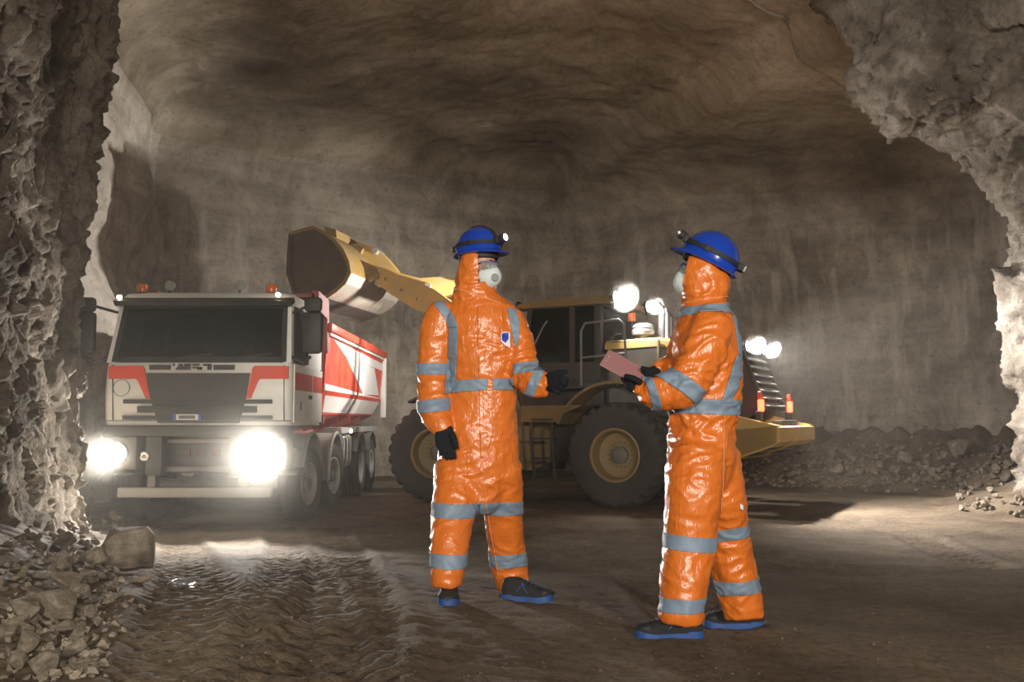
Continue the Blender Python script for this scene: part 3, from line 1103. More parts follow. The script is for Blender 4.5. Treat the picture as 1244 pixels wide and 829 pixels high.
body = empty('tipper_body', (0, 0, 0), 0, truck)
t_ = MB()
outer = [tub_ring(y, 0) for y in (BY0, BY1)]
inner = [[(x * .955, y, z + (.05 if z < 2.9 else 0)) for x, _, z in tub_ring(y, 0)] for y in (BY0 + .06, BY1 - .06)]
n = len(outer[0])
t_.loft(outer, closed=False, caps=False)
t_.loft([r for r in inner], closed=False, caps=False)
for k in (0, 1):
    pass
for r0, r1 in ((outer[0], inner[0]), (outer[1], inner[1])):
    t_.add(r0 + r1, [(i, i + 1, n + i + 1, n + i) for i in range(n - 1)])
for e in (0, n - 1):
    t_.add([outer[0][e], outer[1][e], inner[1][e], inner[0][e]], [(0, 1, 2, 3)])
t_.build('tub', M_RED, body, 25)
for y, nm in ((BY0 + .03, 'headboard'), (BY1 - .03, 'tailgate')):
    r = [(p[0] * .98, p[2]) for p in tub_ring(y, 0)]
    MB().prism(r, 'y', y - .03, y + .03).build(nm, M_DRED if nm == 'headboard' else M_RED, body, 20)
MB().prism([(BY0 + .05, 2.90), (BY0 - .10, 3.30), (BY0 - .75, 3.36), (BY0 - .75, 3.30), (BY0 - .16, 3.22), (BY0 - .06, 2.70)], 'x', -1.20, 1.20).build('cab_protector', M_DRED, body, 20)
for s in (-1, 1):
    MB().prism([(BY0 - .75, 3.12), (BY0 - .75, 3.40), (BY0 + .05, 3.36), (BY0 + .15, 2.6), (BY0 - .02, 2.5), (BY0 - .06, 3.05)], 'x', s * 1.16, s * 1.27).build('protector_side', M_DRED, body, 20)
    MB().box((s * 1.26, (BY0 + BY1) / 2, 2.92), (.16, BY1 - BY0, .14), bevel=.02).build('top_rail', M_RED, body)
    MB().prism([(BY0 + .10, 2.80), (BY1 - .02, 2.80), (BY1 - .02, 2.84), (BY0 + .10, 2.84)], 'x', s * 1.25, s * 1.30).build('rail_stripe', M_BODYW, body, 0)
    # painted panels: white wedges and stripes lie a few millimetres proud of the red side
    def side(name, pts, mat):
        def X(z):
            return np.interp(z, [1.36, 1.55, 1.92, 2.55, 2.92], [.62, 1.00, 1.22, 1.25, 1.25])
        a = [(s * (X(z) + .004), y, z) for y, z in pts]
        b = [(s * (X(z) - .004), y, z) for y, z in pts]
        MB().loft([a, b]).build(name, mat, body, 0)
    side('white_wedge', [(2.95, 2.78), (BY1 - .1, 2.72), (BY1 - .1, 2.56), (7.6, 2.56), (4.2, 2.56)], M_BODYW)
    side('white_wedge', [(4.2, 2.555), (7.6, 2.555), (8.5, 2.0), (6.3, 1.96)], M_BODYW)
    side('white_wedge', [(BY1 - .1, 2.555), (BY1 - .1, 1.95), (8.7, 1.95)], M_BODYW)
    side('white_stripe', [(BY0 + .05, 2.03), (BY1 - .05, 1.93), (BY1 - .05, 1.925), (BY0 + .05, 1.925)], M_BODYW)
    side('white_skirt', [(BY0 + .3, 1.85), (BY1 - .05, 1.85), (BY1 - .05, 1.58), (BY0 + .9, 1.58)], M_BODYW)
    MB().box((s * 1.27, BY1 - .06, 2.25), (.12, .14, 1.5), bevel=.02).build('rear_post', M_BODYW, body)
    for y in (3.6, 4.9, 6.2, 7.5):
        MB().prism([(s * .64, 1.38), (s * .98, 1.54), (s * .98, 1.40), (s * .64, 1.26)], 'y', y - .04, y + .04).build('body_rib', M_DRED, body, 0)
    MB().box((s * .5, (BY0 + BY1) / 2, 1.24), (.12, BY1 - BY0, .2)).build('subframe_rail', M_DRED, body)
# the lamps' own light
for h, tx in ((HL[0], -5.6), (HL[1], -3.4)):
    x = TX + h.location.x
    spot_light('headlight_beam', (x, TY - .16, 1.02), (tx, 2.0, .30), 1900, 84, (1, .96, .88), .09, .8, truck)
# ================================================================== WHEEL LOADER
# local axes: x forward (towards the bucket), y to the machine's left (towards the camera), z up; origin on the ground under the rear axle
LA = Vector((2.34, 16.78))
LPHI = math.radians(151.0)
FDEL = math.radians(17.5)        # the front frame is steered this much
PIV = 1.72
loader = empty('wheel_loader', (LA.x, LA.y, 0), LPHI)
tag(loader, 'dark yellow wheel loader with work lights on, lifting its bucket over the truck', 'loader')


def rl(px, py, y):
    """rear-frame local (x, z) of a pixel on the plane y"""
    k = (px - CX) / F / (math.cos(PITCH) - (CY - py) / F * math.sin(PITCH))
    c, s = math.cos(LPHI), math.sin(LPHI)
    u = (k * (LA.y + c * y) - LA.x + s * y) / (c - k * s)
    return u, pix(px, py, LA.y + s * u + c * y).z


PW = LA + Vector((math.cos(LPHI), math.sin(LPHI))) * PIV


def fl_(px, py, y):
    """front-frame local (x, z) of a pixel on the plane y (x measured from the steering pivot)"""
    k = (px - CX) / F / (math.cos(PITCH) - (CY - py) / F * math.sin(PITCH))
    c, s = math.cos(LPHI + FDEL), math.sin(LPHI + FDEL)
    u = (k * (PW.y + c * y) - PW.x + s * y) / (c - k * s)
    return u, pix(px, py, PW.y + s * u + c * y).z


def fx(v):
    """front-frame coordinates -> loader coordinates"""
    c, s = math.cos(FDEL), math.sin(FDEL)
    return Vector((PIV + c * v.x - s * v.y, s * v.x + c * v.y, v.z))


M_RIM = plain('dusty_ochre_rim', (.24, .155, .05), .55, dirt=(.20, .16, .11), dirt_amt=.6)
# --- wheels
for s in (1, -1):
    wheel(loader, (0, s * 1.10, .875), .875, .62, s, 26, .43, tread=.05, chevron=True, rim_mat=M_RIM, axis=(0, 1, 0), nuts=16, dish=.10)
for s in (1, -1):
    p = fx(Vector((1.95, s * 1.10, .875)))
    wheel(loader, p, .875, .62, s, 26, .43, tread=.05, chevron=True, rim_mat=M_RIM, axis=(0, 1, 0), nuts=16, dish=.10, turn=FDEL)
MB().tube([(0, -.8, .875), (0, .8, .875)], .2, 12).build('rear_axle', M_CASTG, loader)
MB(fx).tube([(1.95, -.8, .875), (1.95, .8, .875)], .2, 12).build('front_axle', M_CASTG, loader)
# --- rear frame
MB().prism([(-2.0, 1.25), (-1.6, .85), (-.7, .75), (.9, .62), (1.6, .75), (1.62, 1.35), (.5, 1.5), (-2.0, 1.55)], 'y', -.5, .5).build('rear_frame', M_CASTG, loader, 20)
MB().lathe([(.0, .55), (.16, .55), (.16, 1.35), (0, 1.35)], (PIV, 0, 0), (0, 0, 1), 16).build('steering_hinge', M_CASTG, loader)
# --- front frame tower
for s in (1, -1):
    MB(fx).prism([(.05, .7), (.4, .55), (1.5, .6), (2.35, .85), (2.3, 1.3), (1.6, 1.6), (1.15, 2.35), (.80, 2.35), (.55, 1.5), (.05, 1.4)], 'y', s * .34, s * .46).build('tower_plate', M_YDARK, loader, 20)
MB(fx).prism([(.1, .75), (1.9, .75), (1.9, 1.15), (1.1, 1.5), (.1, 1.3)], 'y', -.34, .34).build('front_frame', M_CASTG, loader, 20)
for s in (1, -1):
    po = [(1.95 + 1.02 * math.cos(t), .9 + 1.02 * math.sin(t)) for t in np.linspace(math.radians(60), math.radians(170), 12)]
    pi_ = [(1.95 + .98 * math.cos(t), .9 + .98 * math.sin(t)) for t in np.linspace(math.radians(170), math.radians(60), 12)]
    MB(fx).prism(po + pi_, 'y', s * .75, s * 1.38).build('front_fender', M_CASTG, loader, 30)
# --- lift arms
arm_px = [(452, 322), (470, 327), (484, 334), (504, 341), (528, 352), (556, 372), (585, 404), (618, 438), (612, 462), (590, 458), (556, 424), (536, 394), (520, 381), (506, 377), (475, 358), (460, 346), (451, 337)]
arm = [fl_(px, py, .62) for px, py in arm_px]
for s in (1, -1):
    a_ = MB(fx).prism(arm, 'y', s * .50, s * .62).build('lift_arm', M_YELLOW, loader, 25)
    for (px, py) in ((469, 339), (488, 352), (508, 364)):
        x, z = fl_(px, py, .62)
        MB(fx).lathe([(.0, .0), (.035, .0), (.035, .02), (.02, .03), (0, .03)], (x, s * .62, z), (0, s, 0), 10).build('arm_bolt', M_YDARK, a_)
x, z = fl_(503, 357, .62)
MB(fx).tube([(x, -.55, z), (x, .55, z)], .11, 14).build('arm_cross_tube', M_YELLOW, loader)
BP = fl_(452, 331, .62)
MB(fx).tube([(BP[0], -.66, BP[1]), (BP[0], .66, BP[1])], .075, 14).build('bucket_pin', M_STEEL, loader)
# --- tilt lever, link and cylinders
lev = [fl_(px, py, .14) for px, py in ((430, 296), (448, 299), (464, 308), (486, 332), (510, 338), (545, 336), (562, 343), (560, 354), (536, 360), (500, 356), (474, 342), (450, 322), (432, 308))]
MB(fx).prism(lev, 'y', -.14, .14).build('tilt_lever', M_YELLOW, loader, 25)
for y in (-.22, .22):
    p0, p1 = fl_(427, 300, .2), fl_(441, 306, .2)
    MB(fx).tube([(p0[0], y, p0[1]), (p1[0], y, p1[1])], .07, 10).build('tilt_link', M_YDARK, loader)
for (px, py) in ((432, 301), (457, 306), (521, 348)):
    x, z = fl_(px, py, .14)
    MB(fx).tube([(x, -.24, z), (x, .24, z)], .06, 12).build('lever_pin', M_STEEL, loader)
p0, p1 = fl_(556, 347, .0), (.75, 2.15)
pm = (p0[0] * .55 + p1[0] * .45, p0[1] * .55 + p1[1] * .45)
MB(fx).tube([(p0[0], 0, p0[1]), (pm[0], 0, pm[1])], .05, 12).build('tilt_rod', M_CHROME, loader)
MB(fx).tube([(pm[0], 0, pm[1]), (p1[0], 0, p1[1])], .085, 12).build('tilt_cylinder', M_YDARK, loader)
for s in (1, -1):
    q0, q1 = fl_(536, 392, .62), (.55, 1.05)
    qm = (q0[0] * .5 + q1[0] * .5, q0[1] * .5 + q1[1] * .5)
    MB(fx).tube([(q0[0], s * .40, q0[1]), (qm[0], s * .40, qm[1])], .045, 12).build('lift_rod', M_CHROME, loader)
    MB(fx).tube([(qm[0], s * .40, qm[1]), (q1[0], s * .40, q1[1])], .08, 12).build('lift_cylinder', M_YDARK, loader)
MB(fx).tube([(p0[0], .2, p0[1] + .05), (p0[0] - .5, .25, p0[1] - .1), (1.3, .3, 2.5), (.9, .3, 2.2)], .025, 8).build('hydraulic_hose', M_BLACK, loader)
# --- bucket
bucket = empty('bucket', (0, 0, 0), 0, loader)
BW = 1.48
wrap_px = [(352, 284), (366, 279), (381, 275.5), (394, 282), (406, 291), (416, 303), (423, 317), (425.5, 331), (419, 344), (408, 354), (396, 362), (371, 371)]
wrap = [fl_(px, py, BW) for px, py in wrap_px]
mouth = [fl_(px, py, BW) for px, py in ((371, 371), (357, 357), (349, 332), (350, 308), (352, 284))]
cen = (sum(p[0] for p in wrap) / len(wrap), sum(p[1] for p in wrap) / len(wrap))


def shrink(p, d):
    v = Vector((cen[0] - p[0], cen[1] - p[1]))
    v.normalize()
    return (p[0] + v.x * d, p[1] + v.y * d)


def shell(pts, y0, y1, th):
    inn = [shrink(p, th) for p in pts]
    return MB(fx).prism(pts + inn[::-1], 'y', y0, y1)


M_BUCKETIN = plain('scraped_bucket_steel', (.055, .036, .022), .45, metal=.3, dirt=(.12, .085, .055), dirt_amt=.6, dirt_scale=4)
M_FLOORP = plain('scoured_bucket_floor', (.66, .60, .52), .32, metal=.6, dirt=(.45, .30, .16), dirt_amt=.6, dirt_scale=5)
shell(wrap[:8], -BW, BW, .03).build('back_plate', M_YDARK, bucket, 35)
shell(wrap[7:], -BW, BW, .03).build('floor_plate', M_FLOORP, bucket, 20)
for s in (1, -1):
    MB(fx).prism(wrap + mouth[1:-1], 'y', s * BW, s * (BW - .03)).build('side_plate', M_BUCKETIN, bucket, 0)
    ed = [shrink(p, -.015) for p in mouth]
    MB(fx).prism(ed + [shrink(p, .09) for p in ed[::-1]], 'y', s * (BW + .02), s * (BW - .045)).build('side_cutter', M_BUCKETIN, bucket, 20)
    rim = [shrink(p, -.02) for p in wrap]
    MB(fx).prism(rim + [shrink(p, .07) for p in rim[::-1]], 'y', s * (BW + .012), s * (BW - .02)).build('edge_rim', M_YDARK, bucket, 30)
e0, e1 = wrap[-2], wrap[-1]
MB(fx).prism([e0, (e1[0] * 1.25 - e0[0] * .25, e1[1] * 1.25 - e0[1] * .25), shrink(e1, .04), shrink(e0, .05)], 'y', -BW - .02, BW + .02).build('cutting_edge', M_STEEL, bucket, 0)
for y in (-.62, .62, -.25, .25):
    q = [fl_(px, py, .62) for px, py in ((452, 322), (461, 328), (461, 338), (452, 343), (434, 330), (428, 312))]
    MB(fx).prism(q, 'y', y - .04, y + .04).build('hinge_bracket', M_YDARK, bucket, 20)
MB(fx).prism([wrap[2], shrink(wrap[2], -.14), shrink(wrap[3], -.16), wrap[3]], 'y', -.9, .9).build('spill_guard', M_YDARK, bucket, 0)
# --- fenders, platform and ladder of the rear frame
arc = [(0 + 1.12 * math.cos(t), .98 + 1.12 * math.sin(t)) for t in np.linspace(math.radians(22), math.radians(125), 16)]
arci = [(0 + 1.07 * math.cos(t), .98 + 1.07 * math.sin(t)) for t in np.linspace(math.radians(125), math.radians(22), 16)]
for s in (1, -1):
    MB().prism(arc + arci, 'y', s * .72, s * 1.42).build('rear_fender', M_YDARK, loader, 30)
    pf = MB()
    pf.prism([(.55, 1.70), (1.72, 1.70), (1.72, 1.42), (1.02, 1.42), (.95, 1.55)], 'y', s * .80, s * 1.40)
    pf.build('platform_box', M_YDARK, loader, 20)
    MB().box((1.1, s * 1.05, 2.0), (1.5, .66, .04), bevel=.01).build('walkway', M_CASTG, loader)
    ld = empty('ladder', (0, 0, 0), 0, loader)
    for x in (1.12, 1.52):
        MB().tube([(x, s * 1.36, 1.72), (x + .02, s * 1.38, 1.2), (x, s * 1.30, .44)], .028, 8).build('ladder_rail', M_CASTG, ld)
    for z in (.46, .80, 1.14, 1.46):
        MB().box((1.32, s * 1.34, z), (.42, .14, .035)).build('ladder_step', M_CASTG, ld, 0)
    # handrail behind the cab door
    hr = MB()
    hr.tube([(.62, s * 1.30, 2.02), (.62, s * 1.30, 2.95), (.55, s * 1.30, 3.08), (-.05, s * 1.26, 3.12), (-.14, s * 1.26, 3.04), (-.16, s * 1.24, 2.55), (.02, s * 1.2, 2.36), (.02, s * 1.2, 2.02)], .022, 8)
    hr.tube([(.62, s * 1.30, 2.5), (-.15, s * 1.25, 2.55)], .018, 8)
    hr.build('handrail', M_GREY, loader, 40)
    MB().tube([(2.0, s * .95, 2.05), (1.82, s * 1.0, 2.5), (1.52, s * .95, 3.1), (1.45, s * .93, 3.2)], .018, 8).build('grab_bar', M_GREY, loader, 40)
# --- cab
cabm = empty('cab', (0, 0, 0), 0, loader)
C0, C1, CW = .48, 1.98, .82
MB().box(((C0 + C1) / 2, 0, 1.95), (C1 - C0 + .1, 1.6, .5), bevel=.03).build('cab_floor', M_CASTG, cabm)
for s in (1, -1):
    MB().prism([(C0, 2.15), (C1 - .02, 2.15), (C1 + .04, 2.46), (C0, 2.46)], 'y', s * (CW - .05), s * CW).build('door_panel', M_CASTG, cabm, 20)
    MB().loft([[(C1 - .06, s * CW, 2.44), (C1 + .05, s * CW, 2.44), (C1 + .05, s * (CW - .1), 2.44), (C1 - .06, s * (CW - .1), 2.44)],
               [(C1 - .16, s * (CW - .04), 3.46), (C1 - .06, s * (CW - .04), 3.46), (C1 - .06, s * (CW - .14), 3.46), (C1 - .16, s * (CW - .14), 3.46)]]).build('front_pillar', M_CASTG, cabm, 20)
    MB().box((1.02, s * (CW - .05), 2.95), (.10, .10, 1.04), bevel=.01).build('door_pillar', M_CASTG, cabm)
    MB().box((C0 + .05, s * (CW - .06), 2.95), (.13, .12, 1.04), bevel=.01).build('rear_pillar', M_CASTG, cabm)
    q = [(1.05, s * (CW - .03), 2.46), (C1 - .05, s * (CW - .03), 2.46), (C1 - .14, s * (CW - .05), 3.45), (1.05, s * (CW - .05), 3.45)]
    MB().loft([q, [(x, y - s * .01, z) for x, y, z in q]]).build('door_glass', M_GLASS, cabm, 0)
    q = [(C0 + .1, s * (CW - .03), 2.46), (.98, s * (CW - .03), 2.46), (.98, s * (CW - .05), 3.45), (C0 + .1, s * (CW - .05), 3.45)]
    MB().loft([q, [(x, y - s * .01, z) for x, y, z in q]]).build('side_glass', M_GLASS, cabm, 0)
    # mirror on the front corner
    mm = empty('mirror', (C1 + .12, s * 1.02, 3.0), 0, loader)
    MB().tube([(-.2, -s * .2, .42), (.0, .0, .40), (.02, .02, -.2)], .016, 8).build('mirror_arm', M_BLACK, mm)
    MB().box((.02, .03, .05), (.06, .20, .34), bevel=.03).build('mirror_head', M_CHROME, mm)
MB().loft([[(C1 + .0, -CW + .1, 2.2), (C1 + .0, CW - .1, 2.2), (C1 - .10, CW - .14, 3.45), (C1 - .10, -CW + .14, 3.45)], [(C1 + .01, -CW + .1, 2.2), (C1 + .01, CW - .1, 2.2), (C1 - .09, CW - .14, 3.45), (C1 - .09, -CW + .14, 3.45)]]).build('front_glass', M_GLASS, cabm, 0)
MB().box((C0 + .02, 0, 2.95), (.01, 1.36, .95)).build('rear_glass', M_GLASS, cabm, 0)
MB().box((C0 + .03, 0, 2.3), (.06, 1.6, .4)).build('rear_panel', M_CASTG, cabm, 0)
rf = MB()
rf.prism([(C0 - .22, 3.46), (C1 + .10, 3.46), (C1 + .14, 3.50), (C1 + .08, 3.55), (1.2, 3.60), (C0 - .15, 3.60), (C0 - .24, 3.55)], 'y', -CW - .03, CW + .03)
rf.build('cab_roof', M_YDARK, cabm, 20)
MB().box((1.2, 0, 3.455), (1.5, 1.55, .03)).build('roof_lining', M_CASTG, cabm, 0)
ds = empty('operator_seat', (.95, .0, 2.2), 0, loader)
MB().box((0, 0, .22), (.5, .52, .16), bevel=.05).build('cushion', M_SEAT, ds)
MB().box((-.24, 0, .6), (.14, .5, .72), bevel=.06).build('seat_back', M_SEAT, ds)
MB().box((-.26, 0, 1.04), (.10, .3, .2), bevel=.04).build('headrest', M_SEAT, ds)
MB().tube([(1.75, 0, 2.2), (1.55, 0, 2.75)], .05, 8).build('steering_column', M_INSIDE, loader)
ring = [(1.5 + .10 * math.sin(t), .19 * math.cos(t), 2.78 + .16 * math.sin(t)) for t in np.linspace(0, 2 * math.pi, 21)]
MB().tube(ring, .015, 6, cap=False).build('steering_wheel', M_BLACK, loader)
# --- engine hood, intake, exhaust
HW = .72
hd = MB()
hd.prism([(.42, 1.55), (.42, 2.74), (.30, 2.80), (-.5, 2.80), (-1.80, 2.62), (-1.92, 2.56), (-2.25, 1.62), (-2.0, 1.45)], 'y', -HW + .02, HW - .02)
hood = hd.build('engine_hood', M_CASTG, loader, 25)
tp_ = MB()
tp_.loft([[(x, -HW, z - .13), (x, -HW + .02, z - .02), (x, -HW + .10, z + .03), (x, HW - .10, z + .03), (x, HW - .02, z - .02), (x, HW, z - .13)] for x, z in ((.44, 2.80), (-.5, 2.82), (-1.2, 2.72), (-1.86, 2.62))])
tp_.build('hood_top', M_YELLOW, hood, 35)
for s in (1, -1):
    MB().prism([(.36, 1.75), (.36, 2.62), (-.52, 2.66), (-.52, 1.75)], 'y', s * (HW - .02), s * (HW + .005)).build('hood_door', M_GREY, hood, 10)
    MB().prism([(-.58, 1.75), (-.58, 2.66), (-1.5, 2.52), (-1.5, 1.75)], 'y', s * (HW - .02), s * (HW + .005)).build('hood_door', M_GREY, hood, 10)
    MB().box((-.55, s * (HW + .01), 2.3), (.05, .03, 1.0), bevel=.01).build('door_post', M_YDARK, hood)
MB().lathe([(.0, 2.80), (.07, 2.80), (.07, 2.92), (.19, 2.94), (.20, 3.0), (.17, 3.05), (.19, 3.06), (.17, 3.11), (.08, 3.14), (0, 3.145)], (-.10, .28, 0), (0, 0, 1), 28).build('air_intake_cap', M_LGREY, loader)
ex = MB()
ec, er = Vector((-.52, .28, 0)), .13
n = 24
r0 = [(ec.x + er * math.cos(2 * math.pi * k / n), ec.y + er * math.sin(2 * math.pi * k / n), 2.78) for k in range(n)]
r1 = [(x, y, 3.36 + (ec.x - x) * -1.15) for x, y, z in r0]
r2 = [(ec.x + (x - ec.x) * .86, ec.y + (y - ec.y) * .86, z - .01) for x, y, z in r1]
r3 = [(x, y, 3.0) for x, y, z in r2]
ex.loft([r0, r1, r2, r3], caps=True)
ex.build('exhaust_stack', M_CHROME, loader, 40)
# --- rear grille with its louvres
gr = empty('rear_grille', (0, 0, 0), 0, loader)


def gp(t):
    return (-1.93 - .33 * t, 2.52 - .90 * t)


a, b = gp(0), gp(1)
MB().prism([a, b, (b[0] + .05, b[1]), (a[0] + .05, a[1])], 'y', -.64, .64).build('grille_back', M_CASTG, gr, 0)
for k in range(7):
    x, z = gp((k + .55) / 7.2)
    MB().prism([(x - .005, z + .035), (x - .085, z - .015), (x - .085, z - .035), (x - .005, z + .0)], 'y', -.62, .62).build('louvre', M_LGREY, gr, 0)
for s in (1, -1):
    MB().prism([a, (a[0] - .06, a[1]), (b[0] - .06, b[1]), b], 'y', s * .62, s * .67).build('grille_edge', M_CASTG, gr, 0)
MB().box((-1.86, 0, 2.60), (.22, 1.34, .10), bevel=.02).build('lamp_shelf', M_CASTG, loader)
# --- counterweight, tail
cw = empty('counterweight', (0, 0, 0), 0, loader)
for s in (1, -1):
    MB().prism([(-1.0, 1.50), (-1.95, 1.52), (-2.62, 1.37), (-2.62, 1.10), (-1.9, .84), (-1.15, .84)], 'y', s * 1.06, s * 1.30).build('side_weight', M_YELLOW, cw, 15)
MB().prism([(-1.9, 1.30), (-2.60, 1.36), (-2.66, 1.34), (-2.66, 1.12), (-2.55, 1.05), (-1.9, .82)], 'y', -1.30, 1.30).build('rear_weight', M_YELLOW, cw, 15)
for y0, y1 in ((.30, 1.15), (-1.15, -.30)):
    for (xa, za, xb, zb) in ((-2.50, 1.04, -2.36, .99), (-2.28, .962, -2.12, .90)):
        MB().prism([(xa, za + .004), (xa, za - .012), (xb, zb - .012), (xb, zb + .004)], 'y', y0, y1).build('weight_slot', M_BLACK, cw, 0)
MB().box((-2.45, 0, 1.40), (.16, 1.1, .10), bevel=.02).build('hitch_block', M_CASTG, cw)
# --- lamps
FW = Vector((math.cos(LPHI), math.sin(LPHI), 0))
LF = Vector((-math.sin(LPHI), math.cos(LPHI), 0))


def lw(x, y, z):
    return Vector((LA.x, LA.y, 0)) + FW * x + LF * y + Vector((0, 0, z))


def work_lamp(x, y, z, d, r=.085, power=0, angle=140, aim=None, mat=None):
    """lamp facing d (+1 forward, -1 back)"""
    w = empty('work_lamp', (x, y, z), 0, loader)
    MB().lathe([(0, -.10 * d), (r * .6, -.09 * d), (r * 1.05, -.02 * d), (r * 1.08, .012 * d), (r * .96, .012 * d)], (0, 0, 0), (1, 0, 0), 20).build('lamp_housing', M_BLACK, w)
    MB().lathe([(0, .03 * d), (r * .6, .026 * d), (r * .95, .008 * d), (0, .0)], (0, 0, 0), (1, 0, 0), 20).build('lamp_lens', mat or M_LAMP, w)
    MB().tube([(-.03 * d, 0, -r * 1.0), (-.03 * d, 0, -r * 1.6)], .018, 6).build('lamp_foot', M_BLACK, w)
    if power:
        p = lw(x + .07 * d, y, z)
        spot_light('work_lamp_beam', p, aim, power, angle, (1, .96, .90), .07, .6, loader)


work_lamp(C0 - .27, .78, 3.56, -1, .11, 600, 150, lw(-7, 2.2, 0.3))
work_lamp(C0 - .27, -.78, 3.56, -1, .11, 600, 150, lw(-7, -1.5, 0.3))
work_lamp(-1.98, .52, 2.66, -1, .085, 1900, 120, lw(-7, 1.4, 0.6))
work_lamp(-1.98, -.52, 2.66, -1, .085, 1900, 120, lw(-7, -.4, 0.6))
work_lamp(C1 + .16, .72, 3.52, 1, .085, 1700, 100, Vector((-7.0, 16.5, 3.6)))
work_lamp(C1 + .16, -.72, 3.52, 1, .085, 700, 110, lw(9, -1.2, 2.6))
for s in (1, -1):
    t = empty('tail_lamp', (-2.28, s * .98, 1.46), 0, loader)
    MB().box((0, 0, .06), (.10, .12, .14), bevel=.015).build('lamp_bracket', M_CASTG, t)
    MB().box((-.03, 0, .22), (.08, .13, .19), bevel=.02).build('lamp_lens', M_TAIL, t)
    MB().box((-.02, 0, .38), (.06, .12, .12), bevel=.015).build('reflector', M_RED, t)
t = empty('warning_beacon', (.10, .30, 3.14), 0, loader)
MB().tube([(0, 0, -.35), (0, 0, .06)], .018, 8).build('beacon_post', M_BLACK, t)
MB().lathe([(.07, .04), (.072, .06), (.068, .17), (.05, .19), (0, .19)], (0, 0, 0), (0, 0, 1), 16).build('beacon_lens', M_ORANGE_L, t)
# ================================================================== PEOPLE
def suit_mat():
    m, nt, b = new_mat('orange_coverall')
    b.inputs['Base Color'].default_value = (.60, .148, .018, 1)
    b.inputs['Roughness'].default_value = .36
    b.inputs['Specular IOR Level'].default_value = .5
    b.inputs['Coat Weight'].default_value = .25
    b.inputs['Coat Roughness'].default_value = .18
    tc = N(nt, 'ShaderNodeTexCoord')
    mp = N(nt, 'ShaderNodeMapping')
    mp.inputs['Scale'].default_value = (1.3, 1.3, .42)
    nt.links.new(tc.outputs['Object'], mp.inputs['Vector'])
    n1 = N(nt, 'ShaderNodeTexNoise', i_Scale=34.0, i_Detail=4.0, i_Roughness=.5, i_Distortion=1.2)
    n1.noise_type = 'RIDGED_MULTIFRACTAL'
    nt.links.new(mp.outputs[0], n1.inputs['Vector'])
    n2 = N(nt, 'ShaderNodeTexNoise', i_Scale=60.0, i_Detail=3.0, i_Roughness=.6, i_Distortion=.8)
    nt.links.new(tc.outputs['Object'], n2.inputs['Vector'])
    ad = N(nt, 'ShaderNodeMath', operation='MULTIPLY_ADD')
    ad.inputs[1].default_value = .35
    nt.links.new(n2.outputs['Fac'], ad.inputs[0])
    nt.links.new(n1.outputs['Fac'], ad.inputs[2])
    bp = N(nt, 'ShaderNodeBump', i_Strength=.6, i_Distance=.006)
    nt.links.new(ad.outputs[0], bp.inputs['Height'])
    nt.links.new(bp.outputs[0], b.inputs['Normal'])
    nt.links.new(bp.outputs[0], b.inputs['Coat Normal'])
    return m


M_SUIT = suit_mat()
M_SEAM = plain('pale_seam', (.66, .24, .09), .6)
M_TAPE = plain('reflective_tape', (.165, .225, .30), .55, metal=.0, bump=.15, bump_scale=25)
M_GLOVE = plain('black_knit_glove', (.009, .011, .015), .85, spec=.2, bump=.5, bump_scale=300)
M_SKIN = plain('skin', (.42, .22, .15), .5)
M_EYEW = plain('eye_white', (.7, .68, .65), .3)
M_IRIS = plain('iris', (.05, .03, .02), .2)
M_BROW = plain('eyebrow_hair', (.04, .025, .015), .8)
M_HELM = plain('blue_helmet_plastic', (.006, .040, .33), .18, spec=.6, coat=.4)
M_HELMIN = plain('white_helmet_lining', (.55, .55, .6), .6)
M_STRAP = plain('black_strap', (.012, .012, .013), .7)
M_MASK = plain('white_respirator', (.56, .62, .62), .75, bump=.2, bump_scale=60)
M_VALVE = plain('grey_valve', (.26, .27, .27), .5)
M_GOGGLE = glassy('clear_goggle_lens', (.35, .38, .42), .28)
M_GOGF = plain('blue_goggle_frame', (.02, .03, .16), .3)
M_SHOE = plain('black_shoe_fabric', (.012, .013, .015), .75, spec=.3, dirt=(.05, .043, .036), dirt_amt=.35, dirt_scale=14)
M_SOLE = plain('blue_shoe_sole', (.010, .060, .235), .5, dirt=(.04, .055, .09), dirt_amt=.5, dirt_scale=14)
M_LENSL = glow('cap_lamp_lens', (.95, .98, 1.0), 6.0)
M_LOGOB = plain('blue_badge', (.03, .045, .38), .4)
M_LOGOW = plain('white_badge', (.75, .78, .85), .4)
M_BOARD = plain('dusty_pink_board', (.40, .20, .205), .35, spec=.5)


